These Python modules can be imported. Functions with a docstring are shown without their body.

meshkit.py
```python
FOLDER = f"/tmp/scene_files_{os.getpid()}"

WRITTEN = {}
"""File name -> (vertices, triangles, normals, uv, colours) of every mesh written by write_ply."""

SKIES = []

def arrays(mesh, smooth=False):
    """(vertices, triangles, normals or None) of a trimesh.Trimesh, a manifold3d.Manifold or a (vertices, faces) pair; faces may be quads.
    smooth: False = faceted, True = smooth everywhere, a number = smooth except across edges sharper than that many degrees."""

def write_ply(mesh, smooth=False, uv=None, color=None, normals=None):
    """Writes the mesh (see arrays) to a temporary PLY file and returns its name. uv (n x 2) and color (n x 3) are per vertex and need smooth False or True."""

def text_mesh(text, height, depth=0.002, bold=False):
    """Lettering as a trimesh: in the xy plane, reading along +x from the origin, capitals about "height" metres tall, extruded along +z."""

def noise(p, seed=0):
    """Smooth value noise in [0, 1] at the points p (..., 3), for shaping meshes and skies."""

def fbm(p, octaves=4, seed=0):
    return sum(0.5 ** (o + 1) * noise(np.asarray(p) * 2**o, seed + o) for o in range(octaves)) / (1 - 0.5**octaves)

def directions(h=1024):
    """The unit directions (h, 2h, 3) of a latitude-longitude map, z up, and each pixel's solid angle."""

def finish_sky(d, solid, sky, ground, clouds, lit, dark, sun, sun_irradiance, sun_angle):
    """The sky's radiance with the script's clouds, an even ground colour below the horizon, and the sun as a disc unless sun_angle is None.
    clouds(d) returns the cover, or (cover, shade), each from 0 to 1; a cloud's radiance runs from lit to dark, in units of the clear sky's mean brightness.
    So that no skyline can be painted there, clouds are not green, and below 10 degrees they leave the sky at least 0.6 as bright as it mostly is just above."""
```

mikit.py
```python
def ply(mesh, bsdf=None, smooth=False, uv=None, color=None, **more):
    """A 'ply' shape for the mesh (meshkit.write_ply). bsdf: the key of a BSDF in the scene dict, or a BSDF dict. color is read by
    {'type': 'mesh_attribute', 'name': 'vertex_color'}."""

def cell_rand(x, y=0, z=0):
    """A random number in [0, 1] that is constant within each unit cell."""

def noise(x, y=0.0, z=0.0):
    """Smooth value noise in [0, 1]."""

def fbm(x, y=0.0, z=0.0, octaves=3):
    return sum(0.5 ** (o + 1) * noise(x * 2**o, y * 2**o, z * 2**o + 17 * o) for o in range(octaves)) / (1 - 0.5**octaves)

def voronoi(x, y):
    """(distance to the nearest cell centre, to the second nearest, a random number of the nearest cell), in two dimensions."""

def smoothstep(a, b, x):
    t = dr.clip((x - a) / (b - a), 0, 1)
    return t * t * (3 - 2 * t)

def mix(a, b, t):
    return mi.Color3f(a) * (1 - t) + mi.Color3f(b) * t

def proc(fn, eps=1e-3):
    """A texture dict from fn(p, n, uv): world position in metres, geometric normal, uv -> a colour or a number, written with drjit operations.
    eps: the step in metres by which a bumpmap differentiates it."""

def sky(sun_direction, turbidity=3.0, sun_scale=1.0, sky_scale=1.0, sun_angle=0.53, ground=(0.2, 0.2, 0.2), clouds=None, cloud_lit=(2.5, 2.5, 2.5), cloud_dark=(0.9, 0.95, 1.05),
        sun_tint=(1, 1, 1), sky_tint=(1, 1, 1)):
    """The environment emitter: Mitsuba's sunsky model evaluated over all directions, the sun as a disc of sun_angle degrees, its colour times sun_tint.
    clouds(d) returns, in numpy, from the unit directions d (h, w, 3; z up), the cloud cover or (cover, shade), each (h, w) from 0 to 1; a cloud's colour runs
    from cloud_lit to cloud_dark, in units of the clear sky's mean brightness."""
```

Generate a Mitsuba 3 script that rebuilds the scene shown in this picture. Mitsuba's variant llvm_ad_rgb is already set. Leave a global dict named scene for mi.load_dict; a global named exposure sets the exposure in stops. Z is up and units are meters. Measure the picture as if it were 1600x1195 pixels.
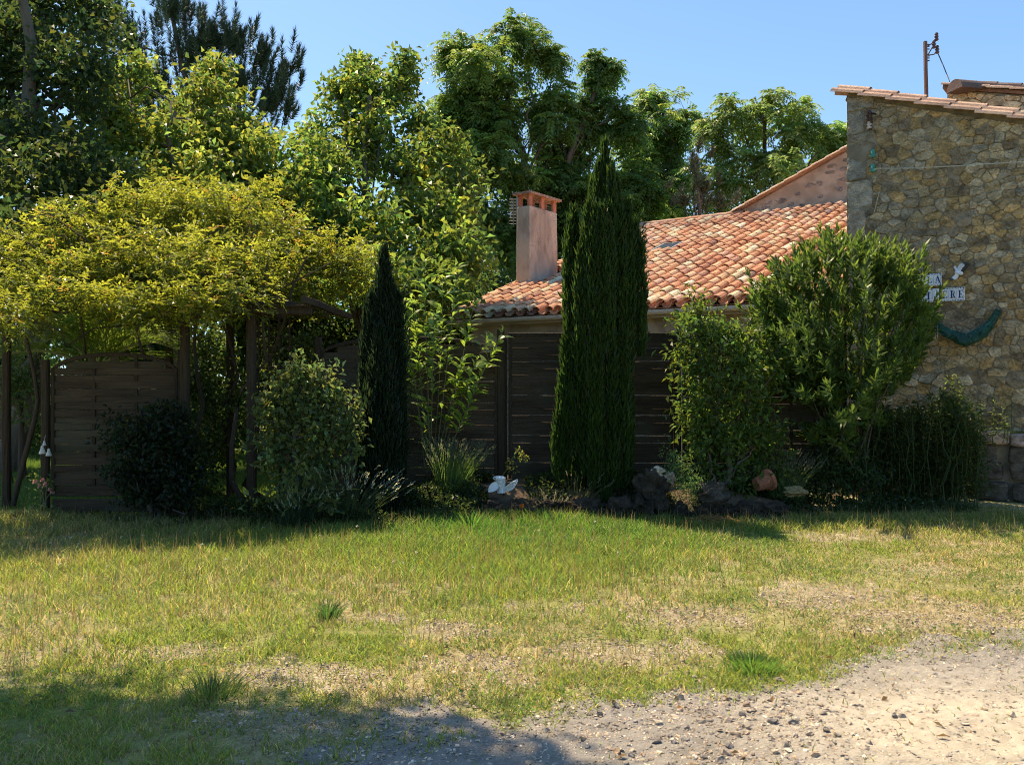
import math, numpy as np, trimesh, mitsuba as mi, mikit, meshkit, drjit as dr
from scipy.spatial import Voronoi
from shapely.geometry import Polygon, box as sbox
from shapely import affinity
T = mi.ScalarTransform4f
scene, labels = {}, {}

# ------------------------------------------------------------------ camera, sky, exposure
EYE, F = 1.6, 1386.0                       # eye height in metres; focal length for a 1600 px wide photo
scene['camera'] = {'type': 'perspective', 'fov': 60.0, 'fov_axis': 'x', 'near_clip': 0.05, 'far_clip': 2000.0,
                   'to_world': T().look_at(origin=[0, 0, EYE], target=[0, 1, EYE], up=[0, 0, 1])}
SUN = np.array([-0.36, 0.45, 1.0])
scene['sky'] = mikit.sky(SUN.tolist(), turbidity=3, ground=(0.16, 0.15, 0.08), sun_tint=(1.0, 0.95, 0.86), sky_scale=1.2, sun_scale=1.15, sky_tint=(0.92, 1.0, 1.05))
exposure = 2.35

# ------------------------------------------------------------------ materials
VC = {'type': 'mesh_attribute', 'name': 'vertex_color'}      # colours of the ground sheets, per vertex
def uv_colour(p, n, uv):
    """The colour of a piece, packed into its uv: u = red + green + blue, v = whole part red share * 255, fraction blue share."""
    k = dr.floor(uv.y); r, b = k / 255.0, uv.y - k
    return mi.Color3f(uv.x * r, uv.x * dr.maximum(1 - r - b, 0.0), uv.x * b)
PC = mikit.proc(uv_colour)
def mottled(lo, hi, f1, f2):
    """Piece colour with stains and grain of its own."""
    def fn(p, n, uv):
        a = mikit.fbm(p.x * f1, p.y * f1, p.z * f1, 3); b = mikit.fbm(p.x * f2, p.y * f2, p.z * f2, 2)
        return uv_colour(p, n, uv) * (lo + (hi - lo) * mikit.smoothstep(0.25, 0.75, 0.55 * a + 0.45 * b))
    return mikit.proc(fn)
def pack(c):
    s = c.sum(1); return np.stack([s, np.floor(255 * c[:, 0] / s) + np.clip(c[:, 2] / s, .015, .985)], 1)
def bump(fn, scale, inner, eps=2e-3):
    return {'type': 'bumpmap', 'scale': scale, 'tex': mikit.proc(fn, eps), 'bsdf': inner}
def two(b): return {'type': 'twosided', 'bsdf': b}
def princ(rough=0.85, spec=0.3, col=PC, **k):
    return {'type': 'principled', 'base_color': col, 'roughness': rough, 'specular': spec, **k}
RC = mikit.proc(lambda p, n, uv: uv_colour(p, n, uv) * 0.55)      # leaves reflect less than they let through
TC = mikit.proc(lambda p, n, uv: mi.Color3f(1.42, 1.30, 1.0) * uv_colour(p, n, uv))
scene['mat_leaf'] = {'type': 'blendbsdf', 'weight': 0.5, 'a': two(princ(0.42, 0.4, RC)),
                     'b': {'type': 'principledthin', 'base_color': TC, 'roughness': 0.6, 'diff_trans': 2.0}}
scene['mat_grass'] = {'type': 'blendbsdf', 'weight': 0.5, 'a': two(princ(0.55, 0.4, RC)),
                      'b': {'type': 'principledthin', 'base_color': mikit.proc(lambda p, n, uv: mi.Color3f(1.26, 1.30, 1.05) * uv_colour(p, n, uv)), 'roughness': 0.6, 'diff_trans': 2.0}}
scene['mat_needle'] = two(princ(0.55, 0.35))
scene['mat_plain'] = two(princ(0.6, 0.4))
scene['mat_gloss'] = two(princ(0.18, 0.5))
scene['mat_metal'] = two(princ(0.45, 0.5, metallic=0.3))
scene['mat_bark'] = two(bump(lambda p, n, uv: mikit.fbm(p.x * 30, p.y * 30, p.z * 7, 3), 0.02, princ(0.95, 0.1)))
scene['mat_clay'] = two(bump(lambda p, n, uv: mikit.fbm(p.x * 60, p.y * 60, p.z * 60, 3), 0.004, princ(0.85, 0.25, mottled(0.72, 1.18, 5.0, 45.0))))
scene['mat_stone'] = two(bump(lambda p, n, uv: mikit.fbm(p.x * 24, p.y * 24, p.z * 24, 4), 0.03, princ(0.95, 0.12, mottled(0.55, 1.35, 9.0, 55.0))))
def mortar(p, n, uv):
    f = mikit.fbm(p.x * 9, p.y * 9, p.z * 9, 4)
    return mikit.mix((0.19, 0.155, 0.105), (0.31, 0.26, 0.18), mikit.smoothstep(0.25, 0.75, f))
scene['mat_mortar'] = two(bump(lambda p, n, uv: mikit.fbm(p.x * 35, p.y * 35, p.z * 35, 3), 0.015, princ(0.95, 0.1, mikit.proc(mortar))))
def render_wall(p, n, uv):
    f = mikit.fbm(p.x * 3, p.y * 3, p.z * 1.2, 4)
    st = mikit.noise(p.x * 11 + p.y * 7, 0.0, p.z * 0.8)
    c = mikit.mix((0.48, 0.38, 0.295), (0.60, 0.495, 0.39), mikit.smoothstep(0.3, 0.7, f))
    soot = mikit.smoothstep(0.45, 0.75, mikit.fbm(p.x * 5 + 3, p.y * 5, p.z * 2.2, 4))
    return c * (1 - 0.28 * soot) * (1 - 0.13 * mikit.smoothstep(0.62, 0.9, st))
scene['mat_render'] = two(bump(lambda p, n, uv: mikit.fbm(p.x * 70, p.y * 70, p.z * 70, 2), 0.003, princ(0.9, 0.15, mikit.proc(render_wall))))
def gable_wall(p, n, uv):
    return mikit.mix((0.42, 0.285, 0.19), (0.58, 0.42, 0.29), mikit.smoothstep(0.3, 0.7, mikit.fbm(p.x * 4, p.y * 4, p.z * 4, 4)))
scene['mat_gable'] = two(bump(lambda p, n, uv: mikit.fbm(p.x * 20, p.y * 20, p.z * 20, 3), 0.02, princ(0.9, 0.15, mikit.proc(gable_wall))))
def wood(p, n, uv):
    g = mikit.fbm(p.x * 5 + 9 * mikit.cell_rand(dr.floor(p.z * 9.0)), p.y * 40, p.z * 130, 3)
    h = mikit.noise(p.x * 1.7, p.y * 2, p.z * 9)
    c = mikit.mix((0.034, 0.025, 0.016), (0.095, 0.071, 0.046), mikit.smoothstep(0.2, 0.8, g * 0.6 + h * 0.4))
    return mikit.mix(c, (0.085, 0.095, 0.06), 0.35 * mikit.smoothstep(0.55, 0.8, mikit.noise(p.x * 2.3, 0.0, p.z * 2.1)))
scene['mat_wood'] = two(bump(lambda p, n, uv: mikit.fbm(p.x * 8, p.y * 60, p.z * 160, 2), 0.004, princ(0.9, 0.15, mikit.proc(wood))))
def post_wood(p, n, uv):
    g = mikit.fbm(p.x * 90, p.y * 90, p.z * 4, 3)
    return mikit.mix((0.024, 0.018, 0.012), (0.075, 0.057, 0.036), g)
scene['mat_post'] = two(bump(lambda p, n, uv: mikit.fbm(p.x * 90, p.y * 90, p.z * 5, 2), 0.005, princ(0.9, 0.15, mikit.proc(post_wood))))
scene['mat_ground'] = two(bump(lambda p, n, uv: mikit.fbm(p.x * 45, p.y * 45, 0.0, 4), 0.02, princ(0.97, 0.08, VC)))
scene['mat_track'] = two(bump(lambda p, n, uv: mikit.fbm(p.x * 110, p.y * 110, 0.0, 4), 0.006, princ(0.97, 0.08, VC)))
scene['mat_glass'] = two(princ(0.08, 0.8, {'type': 'rgb', 'value': [0.05, 0.07, 0.10]}))

# ------------------------------------------------------------------ helpers
rng = np.random.default_rng(11)
def P(px, py, Y):
    """World point at depth Y on the ray of photo pixel (px, py): how measurements were read off the photograph."""
    return np.array([(px - 800) / F * Y, Y, EYE - (py - 597.5) / F * Y])
def unit(v):
    v = np.asarray(v, float)
    return v / np.maximum(np.linalg.norm(v, axis=-1, keepdims=True), 1e-9)
USED = {}
def newkey(name):
    n = USED.get(name, 0); USED[name] = n + 1
    return name if n == 0 else f'{name}_{n:03d}'
def thing(name, label=None, cat=None, group=None, kind=None):
    k = newkey(name); d = {}
    if label: d['label'] = label
    if cat: d['category'] = cat
    if group: d['group'] = group
    if kind: d['kind'] = kind
    if d: labels[k] = d
    return k
def join(parts):
    vs, fs, at = [], [], 0
    for v, f in parts:
        vs.append(np.asarray(v, float)); fs.append(np.asarray(f, int) + at); at += len(v)
    return np.vstack(vs), np.vstack(fs)
def put(key, mesh, bsdf, color=None, smooth=False, vary=0.0, freq=6.0, per_vertex=False):
    if isinstance(mesh, trimesh.Trimesh): mesh = (np.array(mesh.vertices), np.array(mesh.faces))
    v, f = np.asarray(mesh[0], float), np.asarray(mesh[1], int)
    c = uv = None
    if color is not None:
        c = np.clip(np.broadcast_to(np.asarray(color, float), (len(v), 3)), 0.004, 0.95)
        if not per_vertex:
            uv = pack(c); c = None
            if vary: uv[:, 0] *= 1 + vary * (2 * meshkit.fbm(v * freq, 3) - 1)
    scene[key] = mikit.ply((v, f), bsdf, smooth=smooth, color=c, uv=uv)
    return key
def part(parent, name, mesh, bsdf, color=None, smooth=False, vary=0.0, freq=6.0, label=None, kind=None):
    k = newkey(parent + '__' + name)
    put(k, mesh, bsdf, color, smooth, vary, freq)
    if label or kind: labels[k] = {a: b for a, b in (('label', label), ('kind', kind)) if b}
    return k
def frame_box(c, ax, ay, az, sx, sy, sz):
    """Box of full sizes sx, sy, sz along the unit axes ax, ay, az round c."""
    s = np.array([[x, y, z] for z in (-1, 1) for y in (-1, 1) for x in (-1, 1)]) * 0.5
    v = np.asarray(c, float) + s[:, :1] * sx * np.asarray(ax) + s[:, 1:2] * sy * np.asarray(ay) + s[:, 2:] * sz * np.asarray(az)
    f = [[0, 2, 3], [0, 3, 1], [4, 5, 7], [4, 7, 6], [0, 1, 5], [0, 5, 4], [2, 6, 7], [2, 7, 3], [0, 4, 6], [0, 6, 2], [1, 3, 7], [1, 7, 5]]
    return v, np.array(f)
X_, Y_, Z_ = np.eye(3)
def bx(x0, x1, y0, y1, z0, z1):
    return frame_box([(x0 + x1) / 2, (y0 + y1) / 2, (z0 + z1) / 2], X_, Y_, Z_, x1 - x0, y1 - y0, z1 - z0)
def bevel_bar(a, b, w, d, up=(0, 0, 1), wob=0.0, seed=0):
    """Bar from a to b of width w (across) and depth d, with chamfered long edges and a little waviness."""
    a, b = np.asarray(a, float), np.asarray(b, float); t = unit(b - a)
    side = unit(np.cross(t, up)) if abs(np.dot(t, up)) < 0.95 else unit(np.cross(t, [0, 1, 0]))
    u = np.cross(side, t); ch = min(w, d) * 0.18
    ring = np.array([[-w/2+ch, -d/2], [w/2-ch, -d/2], [w/2, -d/2+ch], [w/2, d/2-ch], [w/2-ch, d/2], [-w/2+ch, d/2], [-w/2, d/2-ch], [-w/2, -d/2+ch]])
    n = 5; vs = []
    for i in range(n):
        q = i / (n - 1); r = np.random.default_rng(abs(int(seed)) * 17 + i)
        vs.append(a + (b - a) * q + ring[:, :1] * side + ring[:, 1:] * u + r.normal(0, wob, 3))
    v = np.vstack(vs); f = []
    for i in range(n - 1):
        for j in range(8):
            p, q = i * 8 + j, i * 8 + (j + 1) % 8
            f += [[p, q, q + 8], [p, q + 8, p + 8]]
    for j in range(1, 7):
        f += [[0, j + 1, j], [(n-1)*8, (n-1)*8 + j, (n-1)*8 + j + 1]]
    return v, np.array(f)
def tube(points, radii, sides=6, cap=True):
    p = np.asarray(points, float); n = len(p)
    t = unit(np.gradient(p, axis=0))
    a = np.cross(t, np.where(np.abs(t[:, 2:]) < 0.9, [0, 0, 1.0], [1.0, 0, 0])); a = unit(a); b = np.cross(t, a)
    ang = np.arange(sides) * 2 * np.pi / sides
    r = np.broadcast_to(np.asarray(radii, float), (n,))
    v = p[:, None] + r[:, None, None] * (np.cos(ang)[None, :, None] * a[:, None] + np.sin(ang)[None, :, None] * b[:, None])
    i, j = np.meshgrid(np.arange(n - 1), np.arange(sides), indexing='ij')
    k = (j + 1) % sides
    q = np.stack([i * sides + j, i * sides + k, (i + 1) * sides + k, (i + 1) * sides + j], -1).reshape(-1, 4)
    f = np.vstack([q[:, [0, 1, 2]], q[:, [0, 2, 3]]])
    v = v.reshape(-1, 3)
    if cap:
        v = np.vstack([v, p[0], p[-1]]); jj = np.arange(sides); kk = (jj + 1) % sides
        f = np.vstack([f, np.stack([kk, jj, jj * 0 + n * sides], 1), np.stack([(n-1)*sides + jj, (n-1)*sides + kk, jj * 0 + n * sides + 1], 1)])
    return v, f
def bent(a, b, n=6, sag=0.06, r=None):
    r = r or rng
    a, b = np.asarray(a, float), np.asarray(b, float); q = np.linspace(0, 1, n)[:, None]
    w = np.cumsum(r.normal(0, 1, (n, 3)), 0); w -= w[0] + (w[-1] - w[0]) * q
    return a + (b - a) * q + w * sag * np.linalg.norm(b - a) / np.sqrt(n)
def blob(c, r, seed=0, sub=2, rough=0.25, freq=2.0):
    m = trimesh.creation.icosphere(subdivisions=sub, radius=1.0)
    v = np.array(m.vertices)
    v = v * (1 + rough * (2 * meshkit.fbm(v * freq + seed * 3.7, 3) - 1))[:, None]
    return v * np.asarray(r, float) + np.asarray(c, float), np.array(m.faces)

class Cloud:
    """Collects leaf-sized faces (vectorised) into one mesh with a colour per leaf."""
    def __init__(s): s.v, s.f, s.c, s.n = [], [], [], 0
    def raw(s, V, Ftmpl, col):
        k, m = V.shape[0], V.shape[1]
        s.v.append(V.reshape(-1, 3)); s.f.append((np.asarray(Ftmpl)[None] + (np.arange(k) * m)[:, None, None] + s.n).reshape(-1, 3))
        s.c.append(np.repeat(np.broadcast_to(col, (k, 3)), m, 0)); s.n += k * m
    def leaves(s, C, D, N, L, W, col, fold=0.25):
        C, D = np.asarray(C, float), unit(D); N = unit(N - (N * D).sum(-1, keepdims=True) * D); S = np.cross(D, N)
        L, W = (np.broadcast_to(x, (len(C),))[:, None] for x in (L, W))
        m = C + D * L * 0.45
        V = np.stack([C, m + S * W / 2 + N * W * fold, C + D * L - N * L * 0.12, m - S * W / 2 + N * W * fold], 1)
        s.raw(V, [[0, 1, 2], [0, 2, 3]], col)
    def long_leaves(s, C, D, N, L, W, col, droop=0.15):
        C, D = np.asarray(C, float), unit(D); N = unit(N - (N * D).sum(-1, keepdims=True) * D); S = np.cross(D, N)
        L, W = (np.broadcast_to(x, (len(C),))[:, None] for x in (L, W))
        a, b = C + D * L * 0.33 + N * L * 0.03, C + D * L * 0.68 - N * L * droop * 0.35
        V = np.stack([C, a + S * W / 2 + N * W * .15, a - S * W / 2 + N * W * .15, b + S * W * .42 + N * W * .12, b - S * W * .42 + N * W * .12, C + D * L - N * L * droop], 1)
        s.raw(V, [[0, 1, 2], [1, 3, 4], [1, 4, 2], [3, 5, 4]], col)
    def blades(s, C, D, S, L, W, col):
        C = np.asarray(C, float); L, W = (np.broadcast_to(x, (len(C),))[:, None] for x in (L, W))
        V = np.stack([C - S * W / 2, C + S * W / 2, C + D * L], 1); s.raw(V, [[0, 1, 2]], col)
    def bent_blades(s, C, D, S, L, W, col, bend):
        C = np.asarray(C, float); L, W = (np.broadcast_to(x, (len(C),))[:, None] for x in (L, W))
        m = C + D * L * 0.55
        V = np.stack([C - S * W / 2, C + S * W / 2, m + S * W * .4, m - S * W * .4, C + D * L + bend], 1)
        s.raw(V, [[0, 1, 2], [0, 2, 3], [3, 2, 4]], col)
    def mesh(s): return np.vstack(s.v), np.vstack(s.f), np.clip(np.vstack(s.c), 0.004, 0.9)
    def put(s, parent, name, bsdf, **k):
        v, f, c = s.mesh(); return part(parent, name, (v, f), bsdf, c, **k)
def rdir(n, r): return unit(r.normal(0, 1, (n, 3)))
def tint(col, n, r, lum=0.22, hue=0.12):
    """Leaf colours round col: brightness and a yellow-green to blue-green swing."""
    c = np.asarray(col, float)[None] * np.exp(r.normal(0, lum, (n, 1)))
    h = r.normal(0, hue, n)
    c = c * np.stack([1 + 1.5 * h, 1 + 0.25 * h, 1 - h], 1)
    return np.clip(c, 0.005, 0.8)

# ------------------------------------------------------------------ ground zones (metres, shared by the sheet, the grass and the stones)
def zone(x, y):
    p = np.stack([x, y, np.zeros_like(x)], -1)
    n1, n2, n3 = meshkit.fbm(p * 0.9, 4, 1), meshkit.fbm(p * 2.3, 4, 5), meshkit.fbm(p * 6.0, 3, 9)
    yb = np.interp(x, [-6, -2.6, -1.2, -0.2, 0.5, 1.5, 2.3, 3.2, 5, 9, 20], [1.5, 2.6, 3.45, 4.15, 4.55, 4.85, 5.15, 5.55, 6.0, 7.0, 9.0])
    track = 1 / (1 + np.exp(-(yb - y + (n1 - .5) * 0.9 + (n2 - .5) * .8) / 0.15))
    bare = np.zeros_like(x)
    for cx, cy, rx, ry, a in [(-1.2, 4.9, .5, .25, .9), (-.45, 5.75, .45, .3, .6), (.65, 5.35, .55, .24, 1.), (2.2, 6.6, .55, .4, .8), (3.25, 9.1, .55, .3, 1.0), (1.7, 7.1, .5, .3, .5), (3.2, 7.45, .6, .35, .75),
                          (-.9, 6.0, .35, .2, .5), (.3, 6.4, .6, .3, .5), (-1.9, 5.3, .4, .2, .5), (1.3, 6.0, .6, .4, .7), (4.3, 6.6, .6, .3, .6), (-.2, 5.1, .4, .2, .7), (2.0, 9.55, .55, .3, .5), (2.8, 5.9, .8, .3, .6), (-2.6, 4.75, .4, .2, .6), (-1.0, 4.2, .6, .25, .6)]:
        bare = np.maximum(bare, a * np.exp(-((x - cx) / rx) ** 2 - ((y - cy) / ry) ** 2))
    bare = np.clip((bare * 1.3 + (n2 - .5) * 1.5 + (n3 - .5) * .7 + np.where((y < 7.2), .12, -.06) + np.clip((x - 1) * .06, -.1, .12)), 0, 1)
    bare = np.clip((bare * (.25 + 1.5 * n3) - .25) * 1.35, 0, .9)
    green = np.exp(-((x - .1) / 2.6) ** 2 - ((y - 9.6) / 1.2) ** 2) + .35 * np.exp(-((x - .2) / 2.5) ** 2 - ((y - 8) / 1.3) ** 2)
    dry = np.clip(.42 + (n1 - .5) * 2.0 + (n2 - .5) * 1.1 - 1.0 * green + np.clip(x - 2, 0, 2) * .14 + .15 * np.clip((-x - 3.2), 0, 1) + .12 * np.exp(-((y - 5.6) / 1.0) ** 2), 0, 1)
    tall = np.clip(np.exp(-((y - 7.6) / 1.7) ** 2) * (x < 2.2) * np.clip(1.4 - .55 * np.clip(x - .3, 0, 5), 0, 1) + .9 * np.exp(-((y - 9.9) / .7) ** 2) + (n2 - .5) * .9 + .5 * np.exp(-((x + 3.2) / 1.0) ** 2 - ((y - 5.3) / .8) ** 2), 0, 1)
    return track, bare, dry, green, tall, n1, n2, n3
def gz(x, y):
    x, y = np.asarray(x, float), np.asarray(y, float)
    p = np.stack([x, y, np.zeros_like(x)], -1)
    return 0.10 * (meshkit.fbm(p * 0.5, 3, 3) - 0.5) * np.exp(-(x / 30) ** 2 - (y / 40) ** 2) + 0.03 * (meshkit.fbm(p * 3.0, 3, 4) - .5) * np.exp(-(x / 14) ** 2 - (y / 18) ** 2)

# ------------------------------------------------------------------ ground sheet, gravel track, stones
def grade(a, b, step, far):
    inner = np.arange(a, b + step / 2, step); k = np.arange(1, 26)
    out = step * 1.35 ** k; out = np.cumsum(out); out = out[out < far]
    return np.concatenate([(a - out)[::-1], inner, b + out])
gx, gy = grade(-7.5, 8.0, 0.05, 420), grade(2.8, 11.4, 0.05, 420)
GX, GY = np.meshgrid(gx, gy)
GZ = gz(GX, GY)
track, bare, dry, green, tall, n1, n2, n3 = zone(GX, GY)
fine = meshkit.noise(np.stack([GX * 22, GY * 22, GX * 0], -1), 2)
soil = np.array([.28, .23, .15]); thatch = np.array([.31, .265, .145]); turf = np.array([.19, .20, .06])
gcol = turf * (1 - dry[..., None]) + thatch * dry[..., None]
gcol = gcol * (1 - bare[..., None]) + (soil * .75 + .25 * np.array([.40, .36, .28])) * bare[..., None] * (0.75 + .5 * n3[..., None])
far = np.clip((np.hypot(GX * .8, GY) - 12.5) / 3, 0, 1)[..., None]; gcol = gcol * (1 - far) + np.array([.10, .13, .045]) * far
gcol *= (0.72 + 0.56 * fine)[..., None]
V = np.stack([GX, GY, GZ], -1).reshape(-1, 3)
nx, ny = len(gx), len(gy)
I, J = np.meshgrid(np.arange(ny - 1), np.arange(nx - 1), indexing='ij')
Q = np.stack([I * nx + J, I * nx + J + 1, (I + 1) * nx + J + 1, (I + 1) * nx + J], -1).reshape(-1, 4)
put('ground', (V, np.vstack([Q[:, [0, 1, 2]], Q[:, [0, 2, 3]]])), 'mat_ground', gcol.reshape(-1, 3), smooth=True, per_vertex=True)
labels['ground'] = {'label': 'sunny patchy lawn ground of dry soil and thatch', 'kind': 'structure'}

tx, ty = np.arange(-4, 8.0, 0.03), np.arange(1.6, 8.2, 0.03)
TX, TY = np.meshgrid(tx, ty)
ttr, _, _, _, _, t1, t2, t3 = zone(TX, TY)
tfine = meshkit.noise(np.stack([TX * 30, TY * 30, TX * 0], -1), 6)
sandy = np.clip(np.exp(-((TX - 2.3) / 1.1) ** 2 - ((TY - 4.1) / .55) ** 2) * 1.3 + (t1 - .5) * .9, 0, 1)[..., None]
tcol = (np.array([.215, .20, .17]) * (1 - sandy) + np.array([.40, .355, .265]) * sandy) * (0.72 + .4 * tfine + .3 * (t2 - .5))[..., None]
TZ = gz(TX, TY) + 0.004 + 0.010 * np.clip(ttr, 0, 1) - 0.016 * (ttr < .25) + 0.006 * (tfine - .5)
V = np.stack([TX, TY, TZ], -1).reshape(-1, 3); nx2, ny2 = len(tx), len(ty)
I, J = np.meshgrid(np.arange(ny2 - 1), np.arange(nx2 - 1), indexing='ij')
Q = np.stack([I * nx2 + J, I * nx2 + J + 1, (I + 1) * nx2 + J + 1, (I + 1) * nx2 + J], -1).reshape(-1, 4)
keep = ttr.reshape(-1)[Q].mean(1) > 0.3
Q = Q[keep]; used = np.unique(Q); remap = np.zeros(len(V), int); remap[used] = np.arange(len(used)); Q = remap[Q]
put('gravel_track', (V[used], np.vstack([Q[:, [0, 1, 2]], Q[:, [0, 2, 3]]])), 'mat_track', tcol.reshape(-1, 3)[used], smooth=True, per_vertex=True)
labels['gravel_track'] = {'label': 'pale dusty gravel track crossing the lower right foreground', 'kind': 'structure'}

def stone_mesh(c, r, seed, flat=0.6):
    rr = np.random.default_rng(seed)
    m = trimesh.convex.convex_hull(rdir(11, rr) * rr.uniform(.8, 1.1, (11, 1)))
    v = np.array(m.vertices) * r * [1, rr.uniform(.6, .95), flat]
    a = rr.uniform(0, 6.28); ca, sa = math.cos(a), math.sin(a)
    v = v @ np.array([[ca, sa, 0], [-sa, ca, 0], [0, 0, 1]])
    return v + c, np.array(m.faces)
STONE_COL = 1.1 * np.array([1.08, 1.0, .87]) * np.array([[.30, .27, .24], [.24, .225, .215], [.36, .31, .26], [.42, .37, .31], [.18, .175, .18], [.33, .26, .20]])
r_ = np.random.default_rng(5)
# the stones that show one by one: (photo pixel, radius)
spots = [(1208, 1130, .034), (1240, 1133, .03), (1062, 1089, .03), (1160, 1117, .022), (1220, 1065, .032), (1580, 1118, .028), (1110, 1025, .024), (1085, 1060, .02), (910, 1156, .03), (1228, 1166, .03), (1130, 1190, .035), (1150, 1150, .03)]
for px, py, rad in spots:
    Y = EYE * F / (py - 597.5); p = P(px, py, Y); p[2] = gz(p[0], p[1]) + .012 + rad * .3
    part('gravel_track', 'stone', stone_mesh(p, rad, len(scene), .65), 'mat_stone', STONE_COL[r_.integers(6)] * .8, vary=.3, freq=40)
n = 0
while n < 270:
    px = r_.normal(1110, 130) if n < 210 else r_.uniform(850, 1600); py = r_.uniform(1075, 1205) if n < 210 else r_.uniform(1040, 1200)
    Y = EYE * F / (py - 597.5); p = P(px, py, Y)
    if zone(p[:1], p[1:2])[0][0] < .6: continue
    rad = np.clip(r_.lognormal(-4.2, .35), .009, .030); p[2] = gz(p[0], p[1]) + .012 + rad * .25
    part('gravel_track', 'stone', stone_mesh(p, rad, len(scene), r_.uniform(.4, .7)), 'mat_stone', STONE_COL[r_.integers(6)] * r_.uniform(.8, 1.25), vary=.3, freq=40); n += 1
# small gravel, joined
base = [trimesh.convex.convex_hull(rdir(8, r_)) for _ in range(6)]
vs, fs, cs, at = [], [], [], 0
def gravel_at(x, y, z, rad, col):
    global at
    m = base[r_.integers(6)]; a = r_.uniform(0, 6.28); ca, sa = math.cos(a), math.sin(a)
    v = np.array(m.vertices) * rad * [1, .8, .55] @ np.array([[ca, sa, 0], [-sa, ca, 0], [0, 0, 1]]) + [x, y, z]
    vs.append(v); fs.append(np.array(m.faces) + at); at += len(v); cs.append(np.broadcast_to(col, (len(v), 3)))
X, Y = r_.uniform(-2.2, 4.4, 110000), r_.uniform(3.3, 6.6, 110000)
tr, ba, *_ , q2, q3 = zone(X, Y)
heap = np.exp(-((X - .95) / .75) ** 2 - ((Y - 4.05) / .5) ** 2) + .45 * np.exp(-((X + .4) / .8) ** 2 - ((Y - 3.8) / .4) ** 2)
ok = r_.uniform(0, 1, 110000) < np.clip(tr * (.27 + .65 * heap + .2 * (q2 > .55)) + .22 * ba * (1 - tr), 0, 1)
for x, y, zz in np.stack([X, Y, gz(X, Y) + .012], 1)[ok][:32000]:
    gravel_at(x, y, zz, np.clip(r_.lognormal(-4.9, .42), .0035, .016), STONE_COL[r_.integers(6)] * r_.uniform(.75, 1.45))
part('gravel_track', 'fine_gravel', (np.vstack(vs), np.vstack(fs)), 'mat_stone', np.vstack(cs), kind='stuff')

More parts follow.
